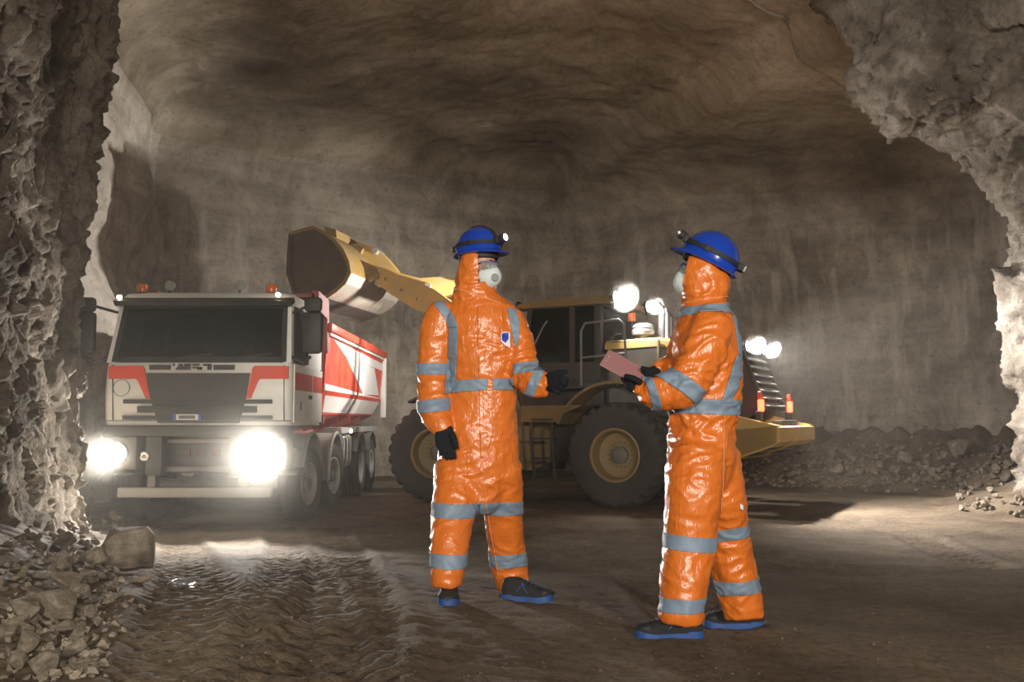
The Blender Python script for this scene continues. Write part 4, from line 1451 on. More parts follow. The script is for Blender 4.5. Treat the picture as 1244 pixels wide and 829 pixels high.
def chain_tube(mb, ch, Y0, seg=22, taper0=True, taper1=True):
    """ch: (px, py, depth offset m, half width px, half depth m); a closed tube with elliptic rings"""
    c = [pix(q[0], q[1], Y0 + q[2]) for q in ch]
    hw = [q[3] * (Y0 + q[2]) / F for q in ch]
    hd = [q[4] if len(q) > 4 and q[4] else h for q, h in zip(ch, hw)]
    # refine along the chain with a smooth curve
    n = len(c)
    A = np.array([[*p, w, d] for p, w, d in zip(c, hw, hd)])
    out = []
    for i in range(n - 1):
        p0, p1, p2, p3 = A[max(i - 1, 0)], A[i], A[i + 1], A[min(i + 2, n - 1)]
        for t in np.linspace(0, 1, 7)[:-1]:
            out.append(.5 * (2 * p1 + (p2 - p0) * t + (2 * p0 - 5 * p1 + 4 * p2 - p3) * t * t + (3 * p1 - p0 - 3 * p2 + p3) * t ** 3))
    out.append(A[-1])
    rings = []
    m = len(out)
    view = Vector((0, 1, 0))
    ctr = [Vector(o[:3]) for o in out]

    def ring(k, f, shift):
        t = (ctr[min(k + 1, m - 1)] - ctr[max(k - 1, 0)]).normalized()
        s = t.cross(view).normalized()
        d = s.cross(t).normalized()
        o = out[k]
        cc = ctr[k] + t * shift
        return [cc + s * (math.cos(a) * o[3] * f) + d * (math.sin(a) * o[4] * f) for a in np.linspace(0, 2 * math.pi, seg, endpoint=False)]
    if taper0:
        rings.append(ring(0, .55, -out[0][3] * .55))
        rings.append(ring(0, .87, -out[0][3] * .28))
    for k in range(m):
        rings.append(ring(k, 1, 0))
    if taper1:
        rings.append(ring(m - 1, .87, out[-1][3] * .28))
        rings.append(ring(m - 1, .55, out[-1][3] * .55))
    mb.loft(rings)
    return A


def remeshed(mb, voxel, it=3):
    """one continuous surface round all shapes in mb -> (verts, quads)"""
    me = bpy.data.meshes.new('tmp')
    me.from_pydata([tuple(v) for v in mb.v], [], mb.f)
    bm = bmesh.new()
    bm.from_mesh(me)
    bmesh.ops.recalc_face_normals(bm, faces=bm.faces[:])
    bm.to_mesh(me)
    bm.free()
    o = bpy.data.objects.new('tmp', me)
    COL.objects.link(o)
    r = o.modifiers.new('r', 'REMESH')
    r.mode = 'VOXEL'
    r.voxel_size = voxel
    sm = o.modifiers.new('s', 'SMOOTH')
    sm.factor = .6
    sm.iterations = it
    dg = bpy.context.evaluated_depsgraph_get()
    ev = o.evaluated_get(dg).to_mesh()
    V = np.empty(len(ev.vertices) * 3)
    ev.vertices.foreach_get('co', V)
    V = V.reshape(-1, 3)
    Q = np.empty(len(ev.loops), dtype=int)
    ev.loops.foreach_get('vertex_index', Q)
    Q = Q.reshape(-1, 4)
    bpy.data.objects.remove(o)
    bpy.data.meshes.remove(me)
    return V, Q


def vnormals(V, Q):
    n = np.cross(V[Q[:, 2]] - V[Q[:, 0]], V[Q[:, 3]] - V[Q[:, 1]])
    out = np.zeros_like(V)
    for k in range(4):
        np.add.at(out, Q[:, k], n)
    return out / (np.linalg.norm(out, axis=1)[:, None] + 1e-9)


class Cloth:
    """the finished coverall surface, from which tape, flaps and badges are cut as pieces lying on it"""

    def __init__(self, V, Q):
        self.V, self.Q, self.Nn = V, Q, vnormals(V, Q)
        self.fc = V[Q].mean(1)
        self.fn = self.Nn[Q].mean(1)

    def cut(self, name, planes, keep, mat, parent, off=.004, thick=.003):
        """planes: (point, normal), keep the side against the normal; keep(centres, normals) preselects faces"""
        sel = keep(self.fc, self.fn)
        for co, no in planes:
            sel &= ((self.fc - np.array(co)) @ np.array(no)) < .03
        q = self.Q[sel]
        if len(q) == 0:
            print('EMPTY CUT', name)
            return None
        ids, inv = np.unique(q, return_inverse=True)
        inv = inv.reshape(q.shape)
        bm = bmesh.new()
        vv = [bm.verts.new(self.V[i] + self.Nn[i] * off) for i in ids]
        for f in inv:
            try:
                bm.faces.new([vv[i] for i in f])
            except ValueError:
                pass
        for co, no in planes:
            bmesh.ops.bisect_plane(bm, geom=bm.verts[:] + bm.edges[:] + bm.faces[:], plane_co=Vector(co), plane_no=Vector(no), clear_outer=True)
        bmesh.ops.recalc_face_normals(bm, faces=bm.faces[:])
        me = bpy.data.meshes.new(name)
        bm.to_mesh(me)
        bm.free()
        me.shade_smooth()
        me.materials.append(mat)
        o = bpy.data.objects.new(name, me)
        COL.objects.link(o)
        o.parent = parent
        md = o.modifiers.new('thickness', 'SOLIDIFY')
        md.thickness = thick
        md.offset = -1
        return o


def band(cl, name, parent, p0, p1, width, R, Y, mat=None, keep=None, off=.004, depth=None):
    """tape round a limb: centre line through two pixels (p0, p1) that are the tape's ends in the picture"""
    a, b = pix(*p0, Y), pix(*p1, Y)
    c = (a + b) / 2
    t = (b - a).normalized()
    n = Vector((-t.z, 0, t.x))
    if n.z < 0:
        n = -n
    hw = width * Y / F / 2
    cc = np.array(c)
    L = (b - a).length / 2 + (depth or .03)

    def k(fc, fn):
        d = fc - cc
        s = (np.abs(d @ np.array(t)) < L) & (np.abs(d[:, 1]) < R)
        return s & keep(fc, fn) if keep else s
    return cl.cut(name, [(c + n * hw, n), (c - n * hw, -n)], k, mat or M_TAPE, parent, off)


def poly_patch(cl, name, parent, pts, Y, mat, front, off=.004, dmax=.3):
    """piece cut to a convex outline given in pixels at distance Y, lying on the side whose normals follow front"""
    w = [pix(px, py, Y) for px, py in pts]
    c = sum(w, Vector()) / len(w)
    planes = []
    for i in range(len(w)):
        a, b = w[i], w[(i + 1) % len(w)]
        t = (b - a).normalized()
        n = Vector((-t.z, 0, t.x))
        if (c - a).dot(n) > 0:
            n = -n
        planes.append((a, n))
    f = np.array(front)
    cc = np.array(c)
    R = max((p - c).length for p in w) + .05

    def k(fc, fn):
        d = fc - cc
        return ((fn @ f) > .05) & (np.hypot(d[:, 0], d[:, 2]) < R) & (np.abs(d[:, 1]) < dmax)
    return cl.cut(name, planes, k, mat, parent, off)


def frame(c, fwd, pitch=0.0, roll=0.0):
    """matrix with local x = forward (face direction), y = left, z = up; positive pitch lifts the face"""
    f = Vector(fwd).normalized()
    yaw = math.atan2(f.y, f.x)
    return Matrix.Translation(Vector(c)) @ Matrix.Rotation(yaw, 4, 'Z') @ Matrix.Rotation(-pitch, 4, 'Y') @ Matrix.Rotation(roll, 4, 'X')


def helmet(parent, M, sc=1.0):
    """hard hat, local origin at the centre of the brim plane"""
    h = empty('helmet', (0, 0, 0), 0, parent)

    def X(v):
        return M @ (Vector(v) * sc)
    A_, B_ = .136, .108

    def ring(f, z, extra=0.0, peak=0.0):
        out = []
        for k in range(48):
            t = 2 * math.pi * k / 48
            ct, st = math.cos(t), math.sin(t)
            p = peak * max(0, ct) ** 2.2
            out.append((ct * (A_ * f + extra + p) - .004, st * (B_ * f + extra + p * .4), z - p * .25))
        return out
    mb = MB(X)
    prof = [(math.cos(a), .012 + .142 * math.sin(a) ** .93) for a in np.linspace(.02, math.pi / 2 - .06, 13)]
    rings = [ring(.93, .0, -.006), ring(.955, -.006, .010, .030), ring(.965, -.004, .016, .042), ring(.97, .002, .014, .040), ring(.985, .012, .003, .006)]
    rings += [ring(f, z) for f, z in prof]
    mb.loft(rings)
    mb.build('shell', M_HELM, h, 50)
    rd = MB(X)      # raised centre ridge
    for y0, w in ((0, .020), (.045, .011), (-.045, .011)):
        pts = []
        for a in np.linspace(.45, math.pi - .45, 16):
            pts.append((-A_ * .93 * math.cos(a) - .004, .012 + .142 * math.sin(a) ** .93))
        lo = [(x, y0 - w, z * (1 - (abs(y0) / B_) ** 2 * .48) - .002) for x, z in pts]
        mi = [(x * .99, y0, z * (1 - (abs(y0) / B_) ** 2 * .48) + .006) for x, z in pts]
        hi = [(x, y0 + w, z * (1 - (abs(y0) / B_) ** 2 * .48) - .002) for x, z in pts]
        if y0 == 0:
            rd.loft([lo, mi, hi], closed=False, caps=False)
    rd.build('ridge', M_HELM, h, 60)
    li = MB(X)
    li.loft([ring(.90, -.002, -.004), ring(.90, -.028, -.006), ring(.87, -.028, -.006), ring(.87, .02, -.006)], caps=False)
    li.build('headband', M_STRAP, h, 40)
    # lamp strap round the shell, its top strap and the lamp
    st = MB(X)
    z0, z1 = .040, .062

    def srt(z, e):
        a = math.asin(min(1, ((z - .012) / .142)) ** (1 / .93))
        return ring(math.cos(a), z, e)
    st.loft([srt(z0, .001), srt(z0, .006), srt(z1, .006), srt(z1, .001)], caps=False)
    st.build('lamp_strap', M_STRAP, h, 40)
    ts = MB(X)
    pts = []
    for a in np.linspace(.38, math.pi - .38, 22):
        pts.append((-A_ * math.cos(a) * 1.02 - .004, .012 + .146 * math.sin(a) ** .93 + .004))
    ts.loft([[(x, -.012, z), (x, .012, z), (x * .985, .012, z - .010), (x * .985, -.012, z - .010)] for x, z in pts])
    ts.build('top_strap', M_STRAP, h, 40)
    for s in (1, -1):
        MB(X).box((.02, s * .108, .05), (.026, .008, .030), bevel=.003).build('strap_buckle', M_STRAP, h)
    lp = MB(X)
    lp.box((.138, 0, .060), (.030, .062, .042), bevel=.008)
    lp.lathe([(0, .0), (.020, .0), (.024, .020), (.023, .034), (.0, .030)], (.146, 0, .066), (1, 0, .12), 20)
    l_ = lp.build('cap_lamp', M_STRAP, h, 40)
    MB(X).lathe([(.0, .036), (.012, .036), (.0195, .033), (0, .030)], (.146, 0, .066), (1, 0, .12), 20).build('lamp_lens', M_LENSL, l_)
    MB(X).lathe([(.0195, .028), (.0235, .028), (.0235, .038), (.0195, .038)], (.146, 0, .066), (1, 0, .12), 20, close=True).build('lamp_ring', M_CHROME, l_)
    bt = MB(X)
    bt.box((-.148, 0, .050), (.034, .060, .036), bevel=.006)
    b_ = bt.build('battery_box', M_STRAP, h, 40)
    MB(X).box((-.168, 0, .050), (.012, .052, .030), bevel=.004).build('battery_cap', M_VALVE, b_)
    return h


def head_shapes(mb, M):
    """skull, jaw, nose, brow and ears as overlapping closed shapes; local x is the face direction"""
    def ell(c, r, rot=None, n=16):
        rings = []
        for i in range(1, n):
            a = math.pi * i / n
            rings.append([M @ (Vector(c) + Vector((r[0] * math.sin(a) * math.cos(t), r[1] * math.sin(a) * math.sin(t), r[2] * math.cos(a)))) for t in np.linspace(0, 2 * math.pi, 20, endpoint=False)])
        mb.loft(rings)
    ell((-.012, 0, .045), (.095, .076, .095))
    ell((.022, 0, -.035), (.066, .060, .085))
    ell((.055, 0, -.075), (.030, .032, .032))
    ell((.080, 0, .022), (.016, .050, .014))
    ell((.092, 0, -.022), (.022, .015, .026))
    ell((.086, 0, .002), (.014, .010, .032))
    ell((.080, 0, -.058), (.012, .024, .007))
    ell((.079, 0, -.067), (.012, .021, .008))
    for s in (1, -1):
        ell((.058, s * .038, -.018), (.026, .022, .022))
        ell((-.012, s * .078, -.005), (.018, .010, .030))


def face_parts(parent, M):
    for s in (1, -1):
        e = MB(lambda v: M @ v)
        e.lathe([(.0, -.012), (.0085, -.0085), (.012, 0), (.0085, .0085), (0, .012)], (.072, s * .032, .004), (1, 0, 0), 14)
        eo = e.build('eye', M_EYEW, parent, 60)
        MB(lambda v: M @ v).lathe([(.0, .0125), (.0045, .0118), (.0055, .0105), (0, .010)], (.072, s * .032, .004), (1, 0, 0), 12).build('iris', M_IRIS, eo, 60)
        MB(lambda v: M @ v).tube([(.092, s * .014, .028), (.093, s * .030, .034), (.082, s * .050, .028)], [.004, .005, .002], 8).build('eyebrow', M_BROW, parent, 60)


def respirator(parent, M):
    r = empty('respirator', (0, 0, 0), 0, parent)

    def X(v):
        return M @ Vector(v)
    # cup: rows from the face seal to the tip
    rings = []
    for f, x in ((1.0, .050), (1.01, .062), (.92, .084), (.74, .104), (.48, .119), (.2, .126)):
        ring = []
        for k in range(32):
            t = 2 * math.pi * k / 32
            w = .070 * (1 - .42 * max(0, math.sin(t)) ** 2)
            ring.append((x - (.016 * abs(math.cos(t)) if f > .9 else 0), math.cos(t) * w * f, -.050 + math.sin(t) * (.070 if math.sin(t) < 0 else .078) * f))
        rings.append(ring)
    MB(X).loft(rings).build('mask_cup', M_MASK, r, 60)
    for s in (-1,):
        MB(X).lathe([(0, .0), (.021, .0), (.022, .010), (.017, .013), (.015, .010), (.006, .010), (.005, .014), (0, .014)], (.112, s * .028, -.064), (.84, s * .50, -.15), 22).build('valve', M_VALVE, r, 40)
    for z in (-.02, -.075):
        MB(X).tube([(.05, .062, z), (.0, .088, z + .01), (-.03, .09, z + .015)], .0025, 6).build('elastic', M_VALVE, r, 40)
        MB(X).tube([(.05, -.062, z), (.0, -.088, z + .01), (-.03, -.09, z + .015)], .0025, 6).build('elastic', M_VALVE, r, 40)
    return r


def goggles(parent, M):
    g = empty('safety_glasses', (0, 0, 0), 0, parent)

    def X(v):
        return M @ Vector(v)

    def arcp(z, e=0.0):
        return [(.112 + e - .062 * abs(math.sin(a)) ** 1.9, (.074 + e) * math.sin(a), z) for a in np.linspace(-1.35, 1.35, 21)]
    a, b = arcp(.026), arcp(-.016)
    a2, b2 = arcp(.026, .002), arcp(-.016, .002)
    mb = MB(X)
    mb.loft([a, a2, b2, b], closed=False, caps=False)
    mb.build('lens', M_GOGGLE, g, 60)
    MB(X).tube(arcp(.028), .0035, 6).build('brow_bar', M_GOGF, g, 60)
    for s in (1, -1):
        MB(X).tube([(.055, s * .072, .020), (.0, s * .083, .015), (-.04, s * .083, .005)], .003, 6).build('temple', M_GOGF, g, 60)
    return g


def shoe(parent, heel, fwd, L=.30):
    """safety shoe; heel = point on the ground under the heel, fwd = pointing direction"""
    s = empty('shoe', (0, 0, 0), 0, parent)
    M = frame(heel, (fwd[0], fwd[1], 0), math.atan2(fwd[2], 1) if len(fwd) > 2 else 0)

    def X(v):
        return M @ Vector(v)

    def half(t):
        return np.interp(t, [0, .06, .2, .45, .7, .88, .97, 1], [.030, .040, .043, .044, .054, .050, .033, .014])

    def hgt(t):
        return np.interp(t, [0, .05, .15, .32, .45, .6, .75, .9, .97, 1], [.092, .112, .118, .118, .102, .084, .070, .061, .049, .033])
    ts = np.concatenate([np.linspace(0, .9, 19), [.93, .96, .985, 1.0]])

    def sec(t, z0, z1, f, rnd):
        w = half(t) * f
        x = t * L
        if rnd:
            return [(x, -w, z0), (x, -w * 1.02, z0 + (z1 - z0) * .4), (x, -w * .82, z0 + (z1 - z0) * .78), (x, -w * .4, z1), (x, w * .4, z1), (x, w * .82, z0 + (z1 - z0) * .78), (x, w * 1.02, z0 + (z1 - z0) * .4), (x, w, z0)]
        return [(x, -w, z0), (x, -w, z1), (x, w, z1), (x, w, z0)]
    rise = lambda t: .012 * max(0, t - .75) / .25
    u = MB(X)
    u.loft([sec(t, .016 + rise(t), hgt(t), 1.0, True) for t in ts])
    up = u.build('upper', M_SHOE, s, 50)
    so = MB(X)
    so.loft([sec(t, 0 + rise(t) - .012, .021 + rise(t) + (.007 if t < .25 else .003 if t > .9 else 0), 1.07, False) for t in ts])
    so.build('sole', M_SOLE, s, 40)
    tc = MB(X)
    tc.loft([[(t * L + .003, y * 1.03, z) for _, y, z in sec(t, .034 + rise(t), hgt(t) * 1.02 + .001, 1.0, True)] for t in (.80, .86, .91, .95, .98, 1.0)])
    tc.build('toe_cap', M_STRAP, up, 50)
    for k, t in enumerate((.42, .50, .58, .66)):
        z = hgt(t) + .003
        MB(X).tube([(t * L, -half(t) * .5, z - .004), (t * L + .006, 0, z + .003), (t * L, half(t) * .5, z - .004)], .003, 6).build('lace', M_SOLE, up, 50)
    for sg in (1, -1):
        MB(X).tube([(.30 * L, sg * half(.3) * 1.01, .045), (.38 * L, sg * half(.38) * .98, .075), (.46 * L, sg * half(.46) * .72, .090)], .0028, 6).build('side_stripe', M_SOLE, up, 50)
        MB(X).tube([(.52 * L, sg * half(.52) * 1.02, .042), (.45 * L, sg * half(.45) * .98, .066), (.40 * L, sg * half(.40) * .72, .098)], .0028, 6).build('side_stripe', M_SOLE, up, 50)
    return s


def glove(parent, Y0, palm, fingers, cuff=None):
    g = MB()
    chain_tube(g, palm, Y0, 16)
    for f in fingers:
        chain_tube(g, f, Y0, 12)
    V, Q = remeshed(g, .0034, 2)
    return quad_obj('glove', V, Q, M_GLOVE, parent)


def person(label, Y0, chains, hood, H, face, pitch, head_c, helm_c, helm_pitch, chin, cutd, palms, wr_seed, folds):
    """builds body, coverall and what is worn on the head"""
    root = empty('person', (pix(*H['foot'], Y0).x, Y0, float(g_base(pix(*H['foot'], Y0).x, Y0))), 0)
    tag(root, label, 'person')
    bpy.context.view_layer.update()
    p = bpy.data.objects.new('tmp', None)
    holder = root
    MH = frame(head_c, face, pitch)
    # ---- body, inside the clothing
    b = MB()
    for i, ch in enumerate(chains):
        chain_tube(b, [(q[0], q[1], q[2], q[3] * .72, (q[4] * .72 if len(q) > 4 and q[4] else None)) for q in (ch[:-1] if i in (1, 2) else ch)], Y0, 14, True, i not in (1, 2))
    for pm in palms:
        chain_tube(b, [(q[0], q[1], q[2], q[3] * .7, (q[4] * .7 if len(q) > 4 and q[4] else None)) for q in pm], Y0, 12)
    chain_tube(b, [(q[0], q[1], q[2], q[3] * .55, .055) for q in hood[:3]], Y0, 14)
    head_shapes(b, MH)
    V, Q = remeshed(b, .0075, 2)
    body = quad_obj('body', V, Q, M_SKIN, root)
    face_parts(body, MH)
    # ---- coverall
    c = MB()
    for ch in chains:
        chain_tube(c, ch, Y0, 26, True, ch is chains[0] or ch in chains[3:])
    chain_tube(c, hood, Y0, 26)
    V, Q = remeshed(c, .0085, 5)
    nn = vnormals(V, Q)
    # folds: broad billows, then sharp creases that run across the cloth, stronger at elbows, knees, waist and hems
    w = np.full(len(V), .35)
    for (px, py, dy, R, k) in folds:
        cc = np.array(pix(px, py, Y0 + dy))
        w += k * np.exp(-(np.linalg.norm(V - cc, axis=1) / R) ** 2)
    pv = V + .05 * np.stack([noise3(V * 5 + 3 + wr_seed), noise3(V * 5 + 13 + wr_seed), noise3(V * 5 + 29 + wr_seed)], 1)
    cr = 1 - np.abs(noise3(pv * np.array([9, 9, 17]) + wr_seed)) * 3.2
    cr = np.clip(cr, -.6, 1)
    d = .006 * fbm(V * 5.5 + wr_seed, 2) + w * (.0095 * cr + .006 * fbm(pv * 22 + wr_seed, 2))
    keepq = np.ones(len(V))
    V = V + nn * (d * keepq)[:, None]
    # ---- open the hood for the face
    R3 = MH.to_3x3()
    fdir = R3 @ Vector((1, 0, 0))
    bm = bmesh.new()
    vv = [bm.verts.new(q) for q in V]
    for f in Q:
        bm.faces.new([vv[i] for i in f])
    hc = Vector(head_c)
    pa = hc + fdir * cutd
    top = hc + Vector((0, 0, .0))
    chin_n = (R3 @ Vector(chin[1])).normalized()
    chin_c = hc + R3 @ Vector(chin[0])
    near = [f for f in bm.faces if (f.calc_center_median() - hc).length < .24]
    for co, no in ((pa, fdir), (chin_c, chin_n)):
        near = [f for f in bm.faces if (f.calc_center_median() - hc).length < .24]
        geo = set()
        for f in near:
            geo.add(f)
            geo.update(f.verts)
            geo.update(f.edges)
        bmesh.ops.bisect_plane(bm, geom=list(geo), plane_co=co, plane_no=no)
    kill = []
    for f in bm.faces:
        m_ = f.calc_center_median()
        if (m_ - hc).length < .24 and (m_ - pa).dot(fdir) > 0 and (m_ - chin_c).dot(chin_n) > 0:
            kill.append(f)
    bmesh.ops.delete(bm, geom=kill, context='FACES')
    me = bpy.data.meshes.new('coverall')
    bm.to_mesh(me)
    bm.free()
    me.shade_smooth()
    me.materials.append(M_SUIT)
    suit = bpy.data.objects.new('coverall', me)
    COL.objects.link(suit)
    suit.parent = root
    cl = Cloth(V, Q)
    # ---- head gear
    hm = helmet(root, frame(helm_c, face, helm_pitch), 1.05)
    respirator(root, MH)
    goggles(root, MH)
    return root, suit, cl, MH


def settle(root):
    """keep children where they were built although the root stands at the feet"""
    bpy.context.view_layer.update()
    inv = Matrix.Translation(root.location).inverted()
    for c in root.children:
        c.matrix_parent_inverse = inv


# ---------------------------------------------------------------- the one on the left
h1, h2 = ground_hit(544, 733), ground_hit(640, 727)
Y1 = (h1.y + h2.y) / 2
d1, d2 = h1.y - Y1, h2.y - Y1
torso = [(581, 604, 0, 33, .135), (581, 585, 0, 45, .155), (581, 555, 0, 49, .165), (583, 520, 0, 46, .16), (587, 480, 0, 41, .148), (589, 440, 0, 43, .15), (588, 410, 0, 45, .148), (583, 386, 0, 46, .135), (580, 370, 0, 36, .11), (579, 358, 0, 25, .09)]
arm_r = [(541, 381, .02, 22, .085), (532, 400, .02, 23, .088), (528, 436, .02, 20.5, .082), (527, 470, -.02, 19.5, .078), (528, 497, -.07, 19, .07), (535, 515, -.12, 15, .055), (540, 523, -.14, 12, .045)]
arm_l = [(618, 388, .0, 18, .085), (629, 410, -.02, 17.5, .08), (635, 438, -.06, 17, .075), (638, 455, -.10, 17.5, .075), (649, 465, -.16, 17.5, .07), (659, 468, -.20, 15.5, .062), (664, 467, -.215, 11, .045)]
leg_r = [(560, 570, 0, 33, .13), (554, 605, d1 * .3, 28, .12), (549, 640, d1 * .6, 24.5, .105), (545, 678, d1 * .9, 22, .095), (543, 700, d1, 18.5, .085), (543, 712, d1, 17, .08)]
leg_l = [(603, 570, 0, 31, .13), (610, 605, d2 * .3, 25.5, .12), (613, 640, d2 * .6, 22.5, .105), (617, 678, d2 * .9, 22.5, .095), (621, 700, d2, 20.5, .085), (624, 713, d2, 19.5, .075)]
hood = [(577, 362, 0, 29, .105), (577, 350, 0, 25, .10), (579, 336, 0, 24, .105), (581, 322, 0, 24, .108), (583, 310, 0, 22.5, .100), (584, 301, 0, 18, .08)]
palm_r = [(541, 520, -0.155, 9.5, .022), (540, 530, -0.165, 12, .022), (540, 541, -0.175, 11, .02)]
f_r = [[(547, 539, -0.175, 3.6), (550, 548, -0.185, 3.4), (552, 556.5, -0.190, 2.8)], [(543, 542, -0.177, 3.8), (545.5, 550, -0.190, 3.5), (546.5, 556, -0.185, 2.9)], [(538.5, 542, -0.175, 3.7), (540.5, 550, -0.185, 3.4), (541.5, 556, -0.180, 2.8)],
       [(533.5, 540, -0.165, 3.4), (535, 547, -0.175, 3.1), (536.5, 553, -0.175, 2.6)], [(548, 526, -0.185, 4.2), (552, 535, -0.210, 3.8), (554, 544.5, -0.215, 3.2)]]
palm_l = [(661, 466, -.21, 9, .028), (668, 465, -.24, 11.5, .022), (676, 465, -.28, 11, .02)]
f_l = [[(677, 458, -.28, 3.7), (684, 459.5, -.31, 3.4), (689, 461.5, -.31, 2.9)], [(678, 463.5, -.285, 3.8), (685, 466, -.32, 3.5), (688.5, 468, -.32, 2.9)], [(676, 469, -.285, 3.7), (682, 472, -.31, 3.4), (685.5, 474, -.31, 2.8)],
       [(672, 473, -.28, 3.3), (677, 476.5, -.30, 3.0), (680, 478.5, -.30, 2.5)], [(668, 456.5, -.25, 4.4), (677, 453.5, -.28, 3.9), (688, 451.5, -.30, 3.1)]]
face1 = Vector((.80, -.60, 0))
HC1 = pix(585, 327, Y1)
folds = [(531, 516, 0, .10, 1.2), (527, 470, 0, .10, .6), (660, 467, -.2, .08, 1.2), (637, 455, -.08, .10, 1.0), (543, 705, 0, .13, 1.3), (546, 650, 0, .14, .7), (620, 700, 0, .12, 1.0), (581, 590, -.1, .14, .6), (580, 352, 0, .09, 1.0), (612, 440, -.1, .16, .7), (565, 345, 0, .08, .8)]
man, suit, cl, MH = person('person in orange coverall facing the camera, one gloved hand held out, by the loader', Y1, [torso, leg_r, leg_l, arm_r, arm_l], hood, {'foot': (590, 730)}, face1, .02, HC1, pix(582, 310, Y1), .04,
                           ((0, 0, -.110), (-.35, 0, 1)), .050, [palm_r, palm_l], 0.0, folds)
glove(man, Y1, palm_r, f_r)
glove(man, Y1, palm_l, f_l)
shoe(man, (h1.x + .005, h1.y + .14, h1.z + .012), (.02, -1), .30)
hh = ground_hit(611, 730)
shoe(man, (hh.x, hh.y, hh.z + .012), (.97, -.22), .285)
arms = lambda fc, fn: np.ones(len(fc), bool)
Xa = pix(549, 440, Y1).x
band(cl, 'sleeve_band', suit, (506, 449), (548, 449), 14, .2, Y1, keep=lambda fc, fn: fc[:, 0] < Xa)
band(cl, 'sleeve_band', suit, (508, 496), (547, 491), 15, .2, Y1, keep=lambda fc, fn: fc[:, 0] < pix(548, 490, Y1).x)
band(cl, 'sleeve_band', suit, (624, 449), (650, 446), 13, .25, Y1 - .08, keep=lambda fc, fn: fc[:, 0] > pix(624, 440, Y1).x)
band(cl, 'sleeve_band', suit, (640, 485), (654, 452), 12, .25, Y1 - .16, keep=lambda fc, fn: fc[:, 0] > pix(634, 440, Y1).x, depth=.02)
for (a, b_, Yk) in (((522, 618), (578, 620), Y1 + d1 * .4), ((588, 616), (638, 617), Y1 + d2 * .4), ((520, 679), (568, 681), Y1 + d1 * .9), ((591, 681), (642, 679), Y1 + d2 * .9)):
    cxm = pix((a[0] + b_[0]) / 2, 600, Yk).x
    sgn = -1 if cxm < pix(582, 600, Yk).x else 1
    band(cl, 'trouser_band', suit, a, b_, 16.5, .25, Yk, keep=lambda fc, fn, sgn=sgn, Yk=Yk: (fc[:, 0] - pix(582, 616, Yk).x) * sgn > -.004)
tors = lambda fc, fn: (fc[:, 0] > pix(550, 470, Y1).x) & (fc[:, 0] < pix(622, 470, Y1).x) & (fc[:, 2] > pix(580, 500, Y1).z)
fr1 = (0.1, -1, 0)
poly_patch(cl, 'waist_band', suit, [(540, 463), (592.5, 460), (592.5, 474), (540, 478)], Y1 - .12, M_TAPE, fr1, .006)
poly_patch(cl, 'waist_band', suit, [(599, 460), (623, 460), (623, 474), (599, 474)], Y1 - .12, M_TAPE, fr1, .006)
poly_patch(cl, 'chest_strap', suit, [(545, 398), (556, 398), (553.5, 464), (541, 466)], Y1 - .12, M_TAPE, fr1, .006)
poly_patch(cl, 'chest_strap', suit, [(549, 380), (553.5, 388), (556, 398), (545, 398), (540, 387)], Y1 - .10, M_TAPE, (0, -.6, .8), .006)
poly_patch(cl, 'chest_strap', suit, [(526, 368), (536, 363), (549, 380), (540, 387)], Y1 - .06, M_TAPE, (0, -.6, .8), .006)
poly_patch(cl, 'chest_strap', suit, [(616, 374), (626, 375), (631, 390), (631, 412), (626, 424), (621, 400)], Y1 - .08, M_TAPE, (0, -.7, .7), .006)
poly_patch(cl, 'zip_flap', suit, [(580, 372), (598.4, 372), (598.6, 530), (590, 556), (584, 556)], Y1 - .12, M_SUIT, fr1, .005)
poly_patch(cl, 'flap_seam', suit, [(597.4, 372), (598.6, 372), (598.8, 530), (597.6, 530)], Y1 - .12, M_SEAM, fr1, .0075)
band(cl, 'collar_seam', suit, (552, 352), (602, 368), 1.4, .3, Y1, mat=M_SEAM, keep=lambda fc, fn: fn[:, 1] < .3, off=.002)
poly_patch(cl, 'leg_seam', suit, [(586, 560), (587.3, 560), (594, 640), (592.8, 640)], Y1 - .1, M_SEAM, fr1, .003)
poly_patch(cl, 'leg_seam', suit, [(592.8, 640), (594, 640), (605, 708), (603.8, 708)], Y1 - .1, M_SEAM, fr1, .003)
poly_patch(cl, 'badge_white_field', suit, [(608.5, 405.5), (612, 403.5), (618.5, 403.5), (619.5, 406), (619.5, 423), (614, 420.5), (608.5, 415)], Y1 - .12, M_LOGOW, fr1, .006)
poly_patch(cl, 'badge_blue_mark', suit, [(609.5, 406), (612.4, 404.6), (617.4, 404.6), (617.8, 412), (614, 417), (609.5, 414)], Y1 - .12, M_LOGOB, fr1, .0085)
settle(man)

# ---------------------------------------------------------------- the one on the right
k1, k2 = ground_hit(815, 777), ground_hit(893, 765)
Y2 = (k1.y + k2.y) / 2
e1, e2 = k1.y - Y2, k2.y - Y2
torso = [(853, 580, 0, 36, .15), (853, 555, 0, 41, .17), (851, 530, 0, 40, .165), (850, 513, 0, 37.5, .155), (855, 498, 0, 41, .17), (858, 465, 0, 42, .185), (858, 430, 0, 42, .195), (857, 402, 0, 39, .19), (856, 382, 0, 32, .15), (855, 366, 0, 25, .10)]
arm_n = [(866, 394, -.17, 25, .085), (858, 418, -.20, 27, .085), (846, 446, -.22, 26, .08), (833, 468, -.23, 22.5, .078), (813, 475, -.21, 21.5, .075), (795, 476, -.18, 19.5, .068), (781, 473, -.15, 13, .045)]
arm_f = [(850, 396, .17, 23, .08), (834, 416, .19, 21, .075), (824, 440, .17, 18, .065), (815, 447, .10, 15, .055), (806, 447, .04, 12, .045), (799, 450, .0, 9.5, .036)]
